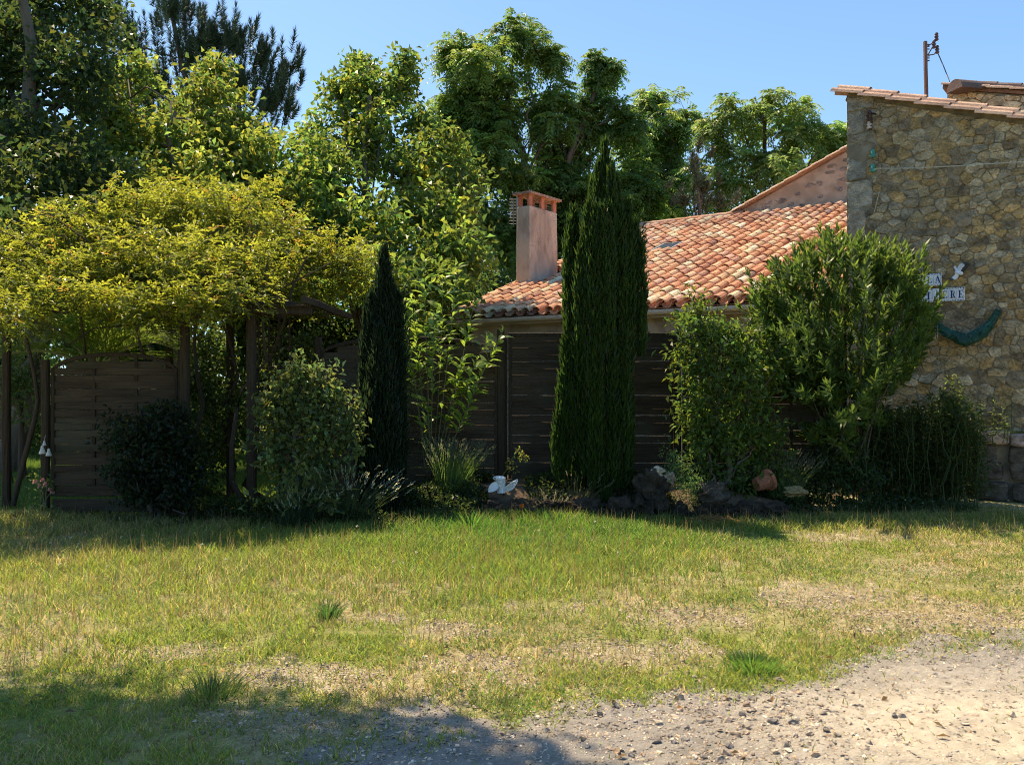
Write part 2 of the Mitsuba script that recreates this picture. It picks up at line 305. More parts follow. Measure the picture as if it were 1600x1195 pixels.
# ------------------------------------------------------------------ grass
r_ = np.random.default_rng(21)
G = Cloud()
def sow(n, x0, x1, y0, y1, far=False):
    X, Y = r_.uniform(x0, x1, n), r_.uniform(y0, y1, n)
    k = np.abs(X) < .64 * Y + 1.2; X, Y = X[k], Y[k]
    tr, ba, dr_, gr, ta, q1, q2, q3 = zone(X, Y)
    clump = np.clip((q3 - .5) * 3.2 + .62 + gr * .5, .05, 1)
    dens = clump * (1 - .9 * ba) * (1 - np.clip((tr - .25) * 1.9, 0, .985)) 
    k = r_.uniform(0, 1, len(X)) < dens; X, Y, dr_, gr, ta, ba, q1, q2, q3 = (a[k] for a in (X, Y, dr_, gr, ta, ba, q1, q2, q3))
    m = len(X)
    L = (.028 + .035 * r_.random(m) + .085 * ta * r_.random(m) + .05 * gr * r_.random(m)) * (1 - .45 * ba) * (.65 + .7 * q2)
    lean = rdir(m, r_) * [1, 1, 0]; D = unit(lean * r_.uniform(.2, 1.1, (m, 1)) * (1.15 - .45 * ta[:, None]) + [0, 0, 1]); a = r_.uniform(0, 6.28, m)
    S = np.stack([np.cos(a), np.sin(a) * .6, 0 * a], 1)
    W = r_.uniform(.0035, .0065, m) * (1 + .06 * Y)
    isdry = r_.random(m) < np.clip(dr_ * .46 + .02, 0, .8)
    gcol = tint([.28, .355, .078], m, r_, .2, .12) * (1 - .30 * gr[:, None]) * np.where((q1 > .56)[:, None], [.9, .95, .9], [1.12, 1.06, 1])
    gcol += gr[:, None] * np.array([-.01, .07, .0])
    dcol = tint([.60, .49, .24], m, r_, .18, .05)
    col = np.where(isdry[:, None], dcol, gcol)
    G.bent_blades(np.stack([X, Y, gz(X, Y) - .003], 1), D, S, L, W, col, lean * (L * .35)[:, None])
sow(420000, -6.8, 7.6, 3.3, 11.2)
sow(90000, -2.6, 4, 3.3, 5.6)
# straw litter lying flat
X, Y = r_.uniform(-6.5, 7, 150000), r_.uniform(3.4, 10.6, 150000)
tr, ba, dr_, *_ = zone(X, Y); k = (r_.random(150000) < (.25 + .6 * dr_ + .4 * ba) * (1 - np.clip((tr - .1) * 1.6, 0, .97))) & (np.abs(X) < .64 * Y + 1); X, Y = X[k], Y[k]; m = len(X)
lean = rdir(m, r_) * [1, 1, .12] + [0, 0, .05]; S = unit(np.cross(lean, Z_))
G.blades(np.stack([X, Y, gz(X, Y) + .004 + .006 * r_.random(m)], 1), unit(lean), S, r_.uniform(.025, .08, m), .005 * (1 + .05 * Y), tint([.50, .41, .23], m, r_, .3, .07))
# clover and small flat weeds in patches, dead leaves
X, Y = r_.uniform(-6, 6.5, 60000), r_.uniform(3.6, 10.4, 60000); q = meshkit.fbm(np.stack([X * 1.6, Y * 1.6, X * 0 + 7], -1), 3); tr, ba, *_ = zone(X, Y)
k = (q > .56) & (tr < .3) & (r_.random(60000) > ba * .7) & (np.abs(X) < .64 * Y + 1); X, Y = X[k], Y[k]; m = len(X)
G.leaves(np.stack([X, Y, gz(X, Y) + r_.uniform(.012, .045, m)], 1), rdir(m, r_) * [1, 1, .2], rdir(m, r_) * .35 + Z_, r_.uniform(.014, .03, m), r_.uniform(.012, .022, m), tint([.15, .25, .055], m, r_, .2, .1), .1)
X, Y = r_.uniform(-4, 5, 420), r_.uniform(3.8, 10.2, 420)
G.leaves(np.stack([X, Y, gz(X, Y) + .03], 1), rdir(420, r_) * [1, 1, .3], rdir(420, r_) * .6 + Z_, r_.uniform(.03, .06, 420), r_.uniform(.015, .03, 420), tint([.30, .19, .10], 420, r_, .3, .06), .25)
# seeding stalks, brownish
X, Y = r_.uniform(-6, 6, 9000), r_.uniform(4.4, 10.6, 9000)
tr, ba, dr_, gr, ta, *_ = zone(X, Y)
k = r_.random(9000) < (ta ** 1.3 + .03) * (1 - np.clip(tr + ba, 0, 1)); X, Y = X[k], Y[k]; m = len(X)
lean = rdir(m, r_) * [1, 1, 0]
G.blades(np.stack([X, Y, gz(X, Y)], 1), unit(lean * .18 + [0, 0, 1]), np.tile([1., 0, 0], (m, 1)), r_.uniform(.10, .24, m), .004 + .0004 * Y, tint([.30, .23, .10], m, r_, .25, .06))
# lawn beyond the fence on the left and a little elsewhere
X, Y = r_.uniform(-12, 2, 90000), r_.uniform(11, 20, 90000); k = np.abs(X) < .64 * Y + 1; X, Y = X[k], Y[k]; m = len(X)
lean = rdir(m, r_) * [1, 1, 0]
G.blades(np.stack([X, Y, gz(X, Y)], 1), unit(lean * .5 + [0, 0, 1]), np.tile([1., 0, 0], (m, 1)), r_.uniform(.05, .11, m), .012, tint([.17, .27, .05], m, r_, .2, .1))
v, f, c = G.mesh(); put('grass', (v, f), 'mat_grass', c)
labels['grass'] = {'label': 'patchy green and straw coloured meadow grass over the lawn', 'kind': 'stuff'}

# tufts that stand out
def tuft(px, py, n, h, spread, col, label):
    Y = EYE * F / (py - 597.5); p = P(px, py, Y); p[2] = gz(p[0], p[1])
    r = np.random.default_rng(int(px)); c = Cloud(); lean = rdir(n, r) * [1, 1, 0]; q = r.random((n, 1)) ** .6
    c.bent_blades(p + lean * spread * .5 * q, unit(lean * .7 * q + [0, 0, 1]), np.tile([1., 0, 0], (n, 1)), h * r.uniform(.5, 1, n), .006, tint(col, n, r, .2, .1), lean * h * .4)
    k = thing('grass_tuft', label, 'grass tuft'); v, f, cc = c.mesh(); put(k, (v, f), 'mat_grass', cc)
tuft(1175, 1043, 420, .10, .32, [.14, .25, .05], 'dense dark green grass tuft at the edge of the gravel track')
tuft(513, 965, 130, .15, .16, [.10, .20, .05], 'small dark tuft in the middle of the lawn, below the left bush')
tuft(1330, 800, 200, .16, .4, [.12, .22, .05], 'shaded rough grass tuft on the lawn edge below the oleander')
tuft(735, 835, 160, .26, .4, [.16, .33, .05], 'tall bright green tuft at the lawn edge below the white ornament')
tuft(330, 1083, 160, .13, .3, [.15, .22, .06], 'grass tuft at the top edge of the foreground shadow')

# ------------------------------------------------------------------ the house with its tiled roof
HE, HT, HU = np.array([-1.21, 17.7, 2.9]), np.array([.807, -.591, 0]), np.array([.591, .807, .367])   # eave corner, along the eave, up the slope
HN = unit(np.cross(HT, HU)); HUH = np.array([.591, .807, 0])
RS, RT = 7.93, 7.55
def R(s, t, h=0.0): return HE + HU * s + HT * t + HN * h
def roof_hit(px, py):
    d = np.array([(px - 800) / F, 1, -(py - 597.5) / F]); o = np.array([0, 0, EYE])
    k = np.dot(HE - o, HN) / np.dot(d, HN); q = o + d * k - HE
    t = np.dot(q, HT); s = np.dot(q - HT * t, HUH); return s, t
house = thing('house', 'low house with a sunlit orange clay tile roof behind the fence', 'house')
# body under the roof: wall faces set back under the eave
w0 = 0.42
def prism(poly, ax, ay, az, depth, org):
    """Polygon (in ax, ay) pushed along az."""
    m = trimesh.creation.extrude_polygon(Polygon(poly), depth, engine='earcut')
    v = np.array(m.vertices); return org + v[:, :1] * ax + v[:, 1:2] * ay + v[:, 2:] * az, np.array(m.faces)
side = [(w0, -2.9), (RS, -2.9), (RS, RS * .367 - .16), (w0, w0 * .367 - .16)]
part(house, 'wall', prism(side, HUH, Z_, HT, RT - .25, HE + HT * .2), 'mat_render')
# roof deck just under the channel tiles
part(house, 'roof', frame_box(R(RS / 2, RT / 2, -.10), HT, unit(HU), HN, RT, RS * 1.065 - .02, .06), 'mat_clay', [.30, .17, .11])
def pipe_tile(org, ax, up, nrm, L, w0_, w1_, h, flip=1, seg=6, th=.016):
    """Half-pipe tile: runs L along up, width w0_ at the low end to w1_ at the top, arch height h along nrm*flip, with a thick low end."""
    a = np.linspace(0, math.pi, seg + 1); rows = []
    for q, w, inset in ((0, w0_, 0), (1, w1_, 0), (0, w0_, th), (1, w1_, th)):
        hw = w / 2 - inset
        rows.append(org + up * L * q + np.outer(np.cos(a) * hw, ax) + np.outer(np.sin(a) * (h * w / w0_ - inset) * flip, nrm))
    v = np.vstack(rows); m = seg + 1; f = []
    for j in range(seg):
        f += [[j, j + 1, m + j + 1], [j, m + j + 1, m + j], [2*m + j, 3*m + j, 3*m + j + 1], [2*m + j, 3*m + j + 1, 2*m + j + 1], [j, 2*m + j, 2*m + j + 1], [j, 2*m + j + 1, j + 1]]
    for j in (0, seg):
        f += [[j, m + j, 3*m + j], [j, 3*m + j, 2*m + j]]
    return v, np.array(f)
CLAY = np.array([.86, .98, .98]) * np.array([[.62, .27, .15], [.66, .31, .175], [.58, .235, .13], [.72, .40, .24], [.74, .52, .32], [.80, .62, .42], [.50, .21, .13], [.40, .19, .13], [.66, .36, .25], [.32, .19, .16]])
CW = np.array([.20, .21, .09, .19, .11, .05, .03, .03, .08, .01])
r_ = np.random.default_rng(3)
UU = unit(HU)
PITCH, COURSE = .252, .33
skl = [roof_hit(*p) for p in ((1012, 401), (1056, 379), (1072, 381), (1030, 403))]
sk_s, sk_t = np.mean([q[0] for q in skl]), np.mean([q[1] for q in skl])
CH = np.array([.38, 19.13]); ch_s, ch_t = 2.098, .437
covers, chans = [], []
ncol, nrow = int(RT / PITCH), int(RS * 1.065 / COURSE)
for i in range(ncol + 1):
    jit = r_.normal(0, .012)
    for j in range(nrow):
        s = (j * COURSE - .06) / 1.065; t = .10 + i * PITCH
        inch = ch_s - .25 < s < ch_s + 1.0 and ch_t - .02 < t + .1 and t < ch_t + .33
        insk = sk_s - .50 < s < sk_s + .28 and abs(t - sk_t) < .27
        if inch or insk: continue
        tone = CLAY[r_.choice(10, p=CW)] * r_.uniform(.88, 1.1)
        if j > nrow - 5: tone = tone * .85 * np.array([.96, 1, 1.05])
        wob = unit(HT + UU * r_.normal(0, .02) + HN * r_.normal(0, .03)); tilt = unit(UU + HN * (-.035 + r_.normal(0, .012)))
        m = pipe_tile(R(s, t + jit + r_.normal(0, .007), .055 + r_.normal(0, .004)), wob, tilt, HN, .44, .185, .155, .082)
        covers.append((np.linalg.norm(m[0].mean(0) - [0, 0, EYE]), m[0].mean(0), m, tone))
        tone = CLAY[r_.choice(10, p=CW)] * .8
        chans.append((pipe_tile(R(s - .02, t + PITCH / 2, .045), HT, unit(UU - HN * .03), HN, .44, .19, .16, .075, -1), tone))
seen = [c for c in covers if 690 < 800 + F * c[1][0] / c[1][1] < 1335]
seen.sort(key=lambda c: c[0])
ids = set(id(c) for c in seen[:300])
for c in covers:
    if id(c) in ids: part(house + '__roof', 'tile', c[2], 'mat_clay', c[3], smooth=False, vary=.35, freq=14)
rest = [c for c in covers if id(c) not in ids]
def coloured(pairs, bs, parent, name, vary=.3, **k):
    vv = np.vstack([m[0] for m, _ in pairs]); V2, F2 = join([m for m, _ in pairs])
    return part(parent, name, (V2, F2), bs, np.vstack([np.broadcast_to(c, (len(m[0]), 3)) for m, c in pairs]), vary=vary, freq=14, **k)
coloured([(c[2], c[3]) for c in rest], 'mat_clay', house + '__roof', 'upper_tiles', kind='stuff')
coloured(chans, 'mat_clay', house + '__roof', 'channel_tiles', kind='stuff')
for i in range(8):   # ridge tiles, up to where the taller gable stands on the ridge
    part(house + '__roof', 'ridge_tile', pipe_tile(R(RS - .02, .02 + i * .36, .03), HUH * -1, unit(HT + Z_ * .015), Z_, .42, .26, .22, .11), 'mat_clay', CLAY[r_.choice([0, 1, 3, 8])] * .9, vary=.3, freq=12)
for j in range(24):  # verge tiles down the left edge
    part(house + '__roof', 'verge_tile', pipe_tile(R((j * .36 - .05) / 1.065, -.06, .03), HT, unit(UU - HN * .03), HN, .44, .2, .17, .09), 'mat_clay', CLAY[r_.choice(10, p=CW)], vary=.3, freq=12)
# gutter with its fascia, and a downpipe
gp = [R(-.09, t, -.05) for t in np.linspace(-.05, RT, 12)]
a = np.linspace(math.pi, 2 * math.pi, 9); gv = []
for p in gp: gv.append(p + np.outer(np.cos(a) * .07, HUH) + np.outer(np.sin(a) * .075, Z_))
for p in gp: gv.append(p + np.outer(np.cos(a[::-1]) * .062, HUH) + np.outer(np.sin(a[::-1]) * .066, Z_))
gv = np.vstack(gv); gf = []
for blk in (0, 12 * 9):
    for i in range(11):
        for j in range(8):
            q = blk + i * 9 + j; gf += [[q, q + 1, q + 10], [q, q + 10, q + 9]]
for i in range(11):
    for e0, e1 in ((0, 108 + 8), (8, 108)):
        p, q = i * 9 + e0, i * 9 + e1; gf += [[p, p + 9, q + 9], [p, q + 9, q]]
part(house, 'gutter', (gv, np.array(gf)), 'mat_plain', [.62, .53, .44])
part(house, 'fascia', bevel_bar(R(.06, -.05, -.14), R(.06, RT, -.14), .03, .17), 'mat_plain', [.50, .41, .33])
dp = R(w0 - .06, 2.72, 0); dp[2] = 0
part(house, 'downpipe', tube([dp + [0, 0, 2.62], dp + [0, 0, .1]], .045, 8), 'mat_plain', [.58, .50, .42])
# window under the eave between the sapling and the big cypress
def wall_box(t0, t1, z0, z1, off, th): 
    c = HE + HUH * (w0 - off) + HT * (t0 + t1) / 2; c[2] = (z0 + z1) / 2
    return frame_box(c, HT, HUH, Z_, t1 - t0, th, z1 - z0)
k = part(house, 'window', join([wall_box(1.50, 1.57, 1.1, 2.36, .02, .09), wall_box(2.43, 2.50, 1.1, 2.36, .02, .09), wall_box(1.572, 2.428, 2.29, 2.36, .02, .09), wall_box(1.572, 2.428, 1.1, 1.17, .02, .09), wall_box(1.97, 2.03, 1.172, 2.288, .018, .08)]), 'mat_plain', [.62, .56, .48])
part(k, 'pane', wall_box(1.572, 2.428, 1.172, 2.288, .01, .02), 'mat_glass')
# skylight lying in the roof
sk = R(sk_s, sk_t, .05)
k = part(house + '__roof', 'skylight', join([frame_box(sk + HT * d, HT, UU, HN, .05, .74, .09) for d in (-.235, .235)] + [frame_box(sk + UU * d, HT, UU, HN, .42, .05, .088) for d in (-.345, .345)]), 'mat_metal', [.22, .22, .23], label='grey framed skylight set into the roof tiles')
part(house + '__roof', 'skylight_pane', frame_box(sk + HN * .02, HT, UU, HN, .418, .64, .02), 'mat_glass')
# chimney: rendered stack, brick pillars, slab
c0 = np.array([CH[0], CH[1], 0]); CX, CY = np.array([.591, .807, 0]), np.array([-.807, .591, 0])     # long side up the slope; short side towards the verge
def ch_box(x0, x1, y0, y1, z0, z1): return frame_box(c0 + CX * (x0 + x1) / 2 + CY * (y0 + y1) / 2 + Z_ * (z0 + z1) / 2, CX, CY, Z_, x1 - x0, y1 - y0, z1 - z0)
ztop = 5.42
def tapered(x0, x1, y0, y1, z0, z1, tp, ch=.015):
    rings = []
    for z, e in ((z0, 0), (z1 - .015, tp), (z1, tp + .015)):
        pts = []
        for (px_, py_, sx, sy) in ((x0, y0, 1, 1), (x1, y0, -1, 1), (x1, y1, -1, -1), (x0, y1, 1, -1)):
            px2, py2 = px_ + sx * e, py_ + sy * e
            a1, a2 = (px2 + sx * ch, py2), (px2, py2 + sy * ch)
            pts += [a2, a1] if (sx * sy > 0) else [a1, a2]
        rings.append(np.array([c0 + CX * p[0] + CY * p[1] + Z_ * z for p in pts]))
    v = np.vstack(rings); f = []
    for i in range(2):
        for j in range(8):
            p, q = i * 8 + j, i * 8 + (j + 1) % 8; f += [[p, q, q + 8], [p, q + 8, p + 8]]
    for j in range(1, 7): f.append([16, 16 + j, 17 + j])
    return v, np.array(f)
chim = part(house, 'chimney', tapered(-.02, 1.10, -.02, .36, 3.2, ztop, .02), 'mat_render')
part(chim, 'mortar_skirt', ch_box(-.06, 1.15, -.06, .40, 3.2, 3.72), 'mat_render')
for (x0, y0) in ((.0, .0), (.0, .25), (.46, .0), (.46, .25), (.94, .0), (.94, .25)):
    part(chim, 'brick', ch_box(x0 + .01, x0 + .12, y0 + .01, y0 + .07, ztop, ztop + .25), 'mat_clay', [.56, .22, .13], vary=.3, freq=8)
part(chim, 'cap_slab', ch_box(-.07, 1.17, -.07, .41, ztop + .252, ztop + .30), 'mat_stone', [.40, .26, .20], vary=.3, freq=6)
for z in (.07, .13, .19): part(chim, 'mesh_wire', tube([c0 + CX * .02 + CY * .12 + Z_ * (ztop + z), c0 + CX * 1.05 + CY * .12 + Z_ * (ztop + z)], .006, 4), 'mat_metal', [.3, .3, .3])
# television aerial behind the chimney
A0 = P(808, 447, 20.4); A1 = P(807.5, 303, 20.4)
ae = thing('television_aerial', 'thin comb-like television aerial just left of the chimney', 'aerial')
part(ae, 'mast', tube([A0 + [0, 0, -.6], A1], .02, 6), 'mat_metal', [.25, .24, .23])
part(ae, 'boom', tube([A1 + [-.08, .05, -.10], A1 + [-.08, .05, -.72]], .012, 5), 'mat_metal', [.2, .2, .2])
for i in range(9): part(ae, 'rod', tube([A1 + [-.17, .05, -.12 - i * .07], A1 + [.02, .05, -.12 - i * .07]], .012, 4), 'mat_metal', [.16, .16, .16])

# ------------------------------------------------------------------ rubble masonry
NQ = [0]
def rubble(W, ztopf, H, cw, ch, seed, big=(), quoin=None):
    """Stones of a rubble wall as polygons in (along, up)."""
    r = np.random.default_rng(seed); pts, z = [], -ch
    while z < H + ch:
        h = ch * r.uniform(.5, 1.7); x = -cw + r.uniform(0, cw)
        while x < W + cw:
            w = cw * np.clip(r.lognormal(0, .5), .35, 2.6); pts.append((x + w / 2, z + h / 2 + r.normal(0, ch * .2))); x += w
        z += h
    pts = np.array(pts)
    for bxx, bz, br in big:
        pts = pts[((pts[:, 0] - bxx) / br) ** 2 + ((pts[:, 1] - bz) / (br * .72)) ** 2 > 1]
        pts = np.vstack([pts, [bxx, bz]])
    vor = Voronoi(pts * [1, 1.25]); out = []
    region = Polygon([(0, 0), (W, 0), (W, ztopf(W)), (0, ztopf(0))])
    qs, qu = [], None
    if quoin:
        z, i = 0, 0
        while z < ztopf(0) - .12:
            h = min(r.uniform(.22, .46), ztopf(0) - z - .02); w = quoin * (r.uniform(.9, 1.15) if i % 2 else r.uniform(.6, .8))
            qs.append(affinity.rotate(sbox(.004, z + .003, w, z + h - .003), r.normal(0, .6)).buffer(-.015).buffer(.013, quad_segs=2)); z += h; i += 1
        from shapely import union_all
        qu = union_all([q.buffer(.006) for q in qs])
    for k in range(len(pts)):
        reg = vor.regions[vor.point_region[k]]
        if -1 in reg or len(reg) < 3: continue
        g = Polygon(vor.vertices[reg] / [1, 1.25]).intersection(region)
        if qu is not None: g = g.difference(qu)
        if g.area < .0015: continue
        g = g.buffer(-.001 - .005 * r.random()); g = g.buffer(-.012).buffer(.012, quad_segs=2) if g.area > .004 else g
        if g.is_empty or g.geom_type != 'Polygon' or g.area < .0008: continue
        out.append(g)
    NQ[0] = len(qs)
    return out + qs
def face_stone(g, org, ax, nrm, proud, r, n=18):
    """A stone face: outline ring in the joint, rounded shoulder, uneven front."""
    L = g.exterior.length; ring = np.array([g.exterior.interpolate(L * i / n).coords[0] for i in range(n)])
    if g.exterior.is_ccw is False: ring = ring[::-1]
    c = ring.mean(0); rings = []
    ring = c + (ring - c) * (1 + r.normal(0, .06, (n, 1)))
    tl = r.normal(0, .10, 2)
    for q, d in ((1.0, -.03), (.985, proud * .5), (.90, proud * .9), (.5, proud)):
        p2 = c + (ring - c) * q; d2 = d + (p2 - c) @ tl * (d > 0) + (r.normal(0, .006, n) if d > 0 else 0)
        rings.append(org + p2[:, :1] * ax + p2[:, 1:] * Z_ + np.reshape(d2, (-1, 1)) * nrm if np.ndim(d2) else org + p2[:, :1] * ax + p2[:, 1:] * Z_ + d2 * nrm)
    v = np.vstack(rings + [(org + c[0] * ax + c[1] * Z_ + (proud + .004) * nrm)[None]]); f = []
    for i in range(3):
        for j in range(n):
            p, q = i * n + j, i * n + (j + 1) % n; f += [[p, q, q + n], [p, q + n, p + n]]
    for j in range(n): f.append([3 * n + j, 3 * n + (j + 1) % n, 4 * n])
    return v, np.array(f)
RUB = .84 * np.array([1.05, .965, .81]) * np.array([[.46, .385, .26], [.41, .33, .215], [.37, .31, .225], [.52, .45, .33], [.34, .29, .22], [.45, .345, .19], [.38, .35, .29], [.50, .37, .20], [.31, .255, .19], [.56, .50, .39]])
# ------------------------------------------------------------------ the stone barn on the right
BA = np.array([5.1, 13.5, 0.0]); BN = -HUH; SL = .345
barn = thing('stone_barn', 'tall rubble stone barn wall with a sloping tiled edge at right', 'barn')
BW = 3.7; btop = lambda t: 5.93 - SL * t
wallpoly = [(0, -.3), (BW, -.3), (BW, btop(BW)), (0, btop(0))]
bw = part(barn, 'wall', prism(wallpoly, HT, Z_, HUH, 5.0, BA), 'mat_mortar')
r_ = np.random.default_rng(8)
def wall_uv(px, py):
    d = np.array([(px - 800) / F, 1, -(py - 597.5) / F]); o = np.array([0, 0, EYE]); k = np.dot(BA - o, BN) / np.dot(d, BN); q = o + d * k
    return np.dot(q - BA, HT), q[2]
bigs = [(*wall_uv(1477, 228), .20), (*wall_uv(1432, 212), .19), (*wall_uv(1384, 220), .17), (*wall_uv(1420, 255), .15), (*wall_uv(1552, 293), .17), (*wall_uv(1422, 316), .15), (*wall_uv(1590, 592), .20), (*wall_uv(1515, 505), .16), (*wall_uv(1452, 328), .14), (*wall_uv(1395, 390), .2), (*wall_uv(1530, 590), .17), (*wall_uv(1450, 590), .2)]
stones = rubble(BW, btop, 5.9, .15, .098, 4, bigs, quoin=.40); BQ = NQ[0]
def proj(p): return 800 + F * p[0] / p[1], 597.5 - F * (p[2] - EYE) / p[1]
lst = []; QS = set(stones[-BQ:])
for g in stones:
    c = g.centroid; p = BA + HT * c.x + Z_ * c.y; px, py = proj(p)
    quo = g in QS
    col = (RUB[r_.integers(10)] if not quo else np.array([.34, .295, .22])) * r_.uniform(.82, 1.15)
    damp = meshkit.fbm(np.array([c.x * .8, 0, c.y * .8]), 3, 2)
    col = col * np.where(damp > .55, [.86, .86, .88], [1, 1, 1])
    m = face_stone(g, BA, HT, BN, r_.uniform(.008, .026) if not quo else .012, r_)
    vis = px < 1606 and (py < 470 or px > 1400) and py < 690
    lst.append((g.area * vis, m, col))
lst.sort(key=lambda q: -q[0])
for a_, m, col in lst[:300]: part(bw, 'stone', m, 'mat_stone', col, vary=.35, freq=9)
coloured([(m, c) for _, m, c in lst[300:]], 'mat_stone', bw, 'small_stones', vary=.35, kind='stuff')
roofd = unit(HT - Z_ * SL); part(bw, 'mortar_bed', frame_box(BA + Z_ * 5.955 + roofd * BW * .53 + HUH * .19 - roofd * .01, roofd, HUH, unit(Z_ + HT * SL), BW * 1.06, .34, .13), 'mat_mortar')
roofd = unit(HT - Z_ * SL); BRN = unit(Z_ + HT * SL)
br = part(barn, 'roof', frame_box(BA + Z_ * 5.965 + roofd * BW * .53 + HUH * 2.53 , roofd, HUH, BRN, BW * 1.06, 4.9, .03), 'mat_clay', [.16, .10, .07], vary=.2)
VT = .85 * np.array([[.66, .44, .30], [.70, .48, .34], [.62, .40, .28], [.72, .53, .38], [.58, .37, .26]])
for i in range(10):   # two rows of overlapping tiles along the verge; the front row leans out over the wall
    o = BA + Z_ * 5.98 + roofd * (-.22 + i * .415)
    o = o - Z_ * .045
    part(br, 'verge_tile', pipe_tile(o - HUH * .05 + BRN * (.0 + .02), HUH * 1, unit(roofd + BRN * .085), unit(BRN + BN * .0), .47, .24, .21, .085, th=.02), 'mat_clay', VT[r_.integers(5)] * r_.uniform(.9, 1.08), vary=.2, freq=9)
    part(br, 'verge_tile', pipe_tile(o + HUH * .10 + BRN * (.075 + .03) + roofd * .03, HUH * 1, unit(roofd + BRN * .085), BRN, .47, .24, .21, .085, th=.02), 'mat_clay', VT[r_.integers(5)] * r_.uniform(.9, 1.08), vary=.2, freq=9)
# taller gable on the ridge of the house
gab = thing('gable_house', 'pinkish stone gable wall with a sloping tiled edge rising behind the tile roof', 'house')
G0 = HE + HUH * (RS + .02); G0[2] = 0
def gz_t(t): return 5.83 + (t - 2.56) * .425
gw = part(gab, 'wall', prism([(2.5, 0), (6.6, 0), (6.6, gz_t(6.6) - .02), (2.5, 5.79)], HT, Z_, HUH, 5.0, G0), 'mat_gable')
r2 = np.random.default_rng(14); cnt = 0; gm = []
while cnt < 46:
    t, z = r2.uniform(2.9, 6.6), r2.uniform(5.7, 7.6)
    if z > gz_t(t) - .16 or z < 5.75 + 0: continue
    w, h = r2.uniform(.07, .17), r2.uniform(.05, .09)
    g = Polygon([(t + w * math.cos(a) * r2.uniform(.8, 1.1), z + h * math.sin(a) * r2.uniform(.8, 1.1)) for a in np.linspace(0, 6.28, 9)[:-1]])
    if any(abs(t - q[0]) < .24 and abs(z - q[1]) < .14 for q in gm): cnt += .05; continue
    gm.append((t, z)); cnt += 1
    part(gw, 'stone', face_stone(g, G0, HT, -HUH, .008, r2, 9), 'mat_stone', np.array([.36, .27, .21]) * r2.uniform(.75, 1.1), vary=.3, freq=10)
gd = unit(HT + Z_ * .425); gn = unit(Z_ - HT * .425)
gr = part(gab, 'roof', frame_box(G0 + HT * 4.5 + Z_ * (gz_t(4.5) + .02) + HUH * 2.5, gd, HUH, gn, 4.4, 5.0, .03), 'mat_clay', [.45, .25, .17])
for i in range(12):
    part(gr, 'verge_tile', pipe_tile(G0 + HT * 2.35 + Z_ * (gz_t(2.35) + .05) + gd * i * .36 - HUH * .06, HUH, unit(gd - gn * .03), gn, .44, .2, .17, .06), 'mat_clay', VT[r2.integers(5)], vary=.25, freq=10)
# building behind the barn: top of a stone wall with a tiled ridge
bk = thing('back_building', 'upper corner of an orange stone building with a dark ridge tile above the barn roof', 'building')
K0 = BA + HUH * 4.0; kz = lambda t: 6.98 - .27 * (t - .68)
kw = part(bk, 'wall', prism([(.68, 0), (4.2, 0), (4.2, kz(4.2)), (.68, kz(.68))], HT, Z_, HUH, 3.0, K0), 'mat_mortar')
for g in [affinity.translate(q, .68, 0) for q in rubble(3.4, lambda t: kz(t + .68) - .02, 7.1, .22, .12, 31) if q.centroid.y > 5.9 and q.centroid.x < 1.9]:
    part(kw, 'stone', face_stone(g, K0, HT, -HUH, .025, r2, 10), 'mat_stone', np.array([.78, .55, .33]) * r2.uniform(.8, 1.15), vary=.3, freq=10)
kd = unit(HT - Z_ * .27); kn = unit(Z_ + HT * .27)
kr = part(bk, 'roof', frame_box(K0 + HT * 2.4 + Z_ * (kz(2.4) + .04) + HUH * 1.5, kd, HUH, kn, 3.7, 3.1, .05), 'mat_clay', [.36, .22, .17])
for i in range(7):
    part(kr, 'verge_tile', pipe_tile(K0 + HT * (.60) + Z_ * (kz(.6) + .05) + kd * i * .38 - HUH * .07, HUH, unit(kd + kn * .05), kn, .43, .22, .19, .06), 'mat_clay', VT[r2.integers(5)] * .8, vary=.3, freq=10)
for i in range(1, 6):
    part(kr, 'ridge_tile', pipe_tile(K0 + HT * (.62) + Z_ * (kz(.6) + .12) + kd * i * .40 + HUH * .22, HUH, unit(kd + kn * .06), kn, .46, .36 if i == 0 else .30, .28, .17 if i == 0 else .12, th=.03), 'mat_clay', np.array([.20, .14, .125]) * r2.uniform(.8, 1.2), vary=.3, freq=8)
ka = unit(HUH * .75 + HT * .66); kp = np.array([ka[1], -ka[0], 0]); ang = np.linspace(0, math.pi, 13)
m = trimesh.creation.extrude_polygon(Polygon([(math.cos(q) * .20, math.sin(q) * .19) for q in ang]), .55, engine='earcut'); v = np.array(m.vertices)
part(kr, 'ridge_tile', (P(1491, 141, 15.95) + v[:, :1] * kp + v[:, 1:2] * Z_ + v[:, 2:] * ka, np.array(m.faces)), 'mat_clay', [.17, .115, .10], vary=.3, freq=8)

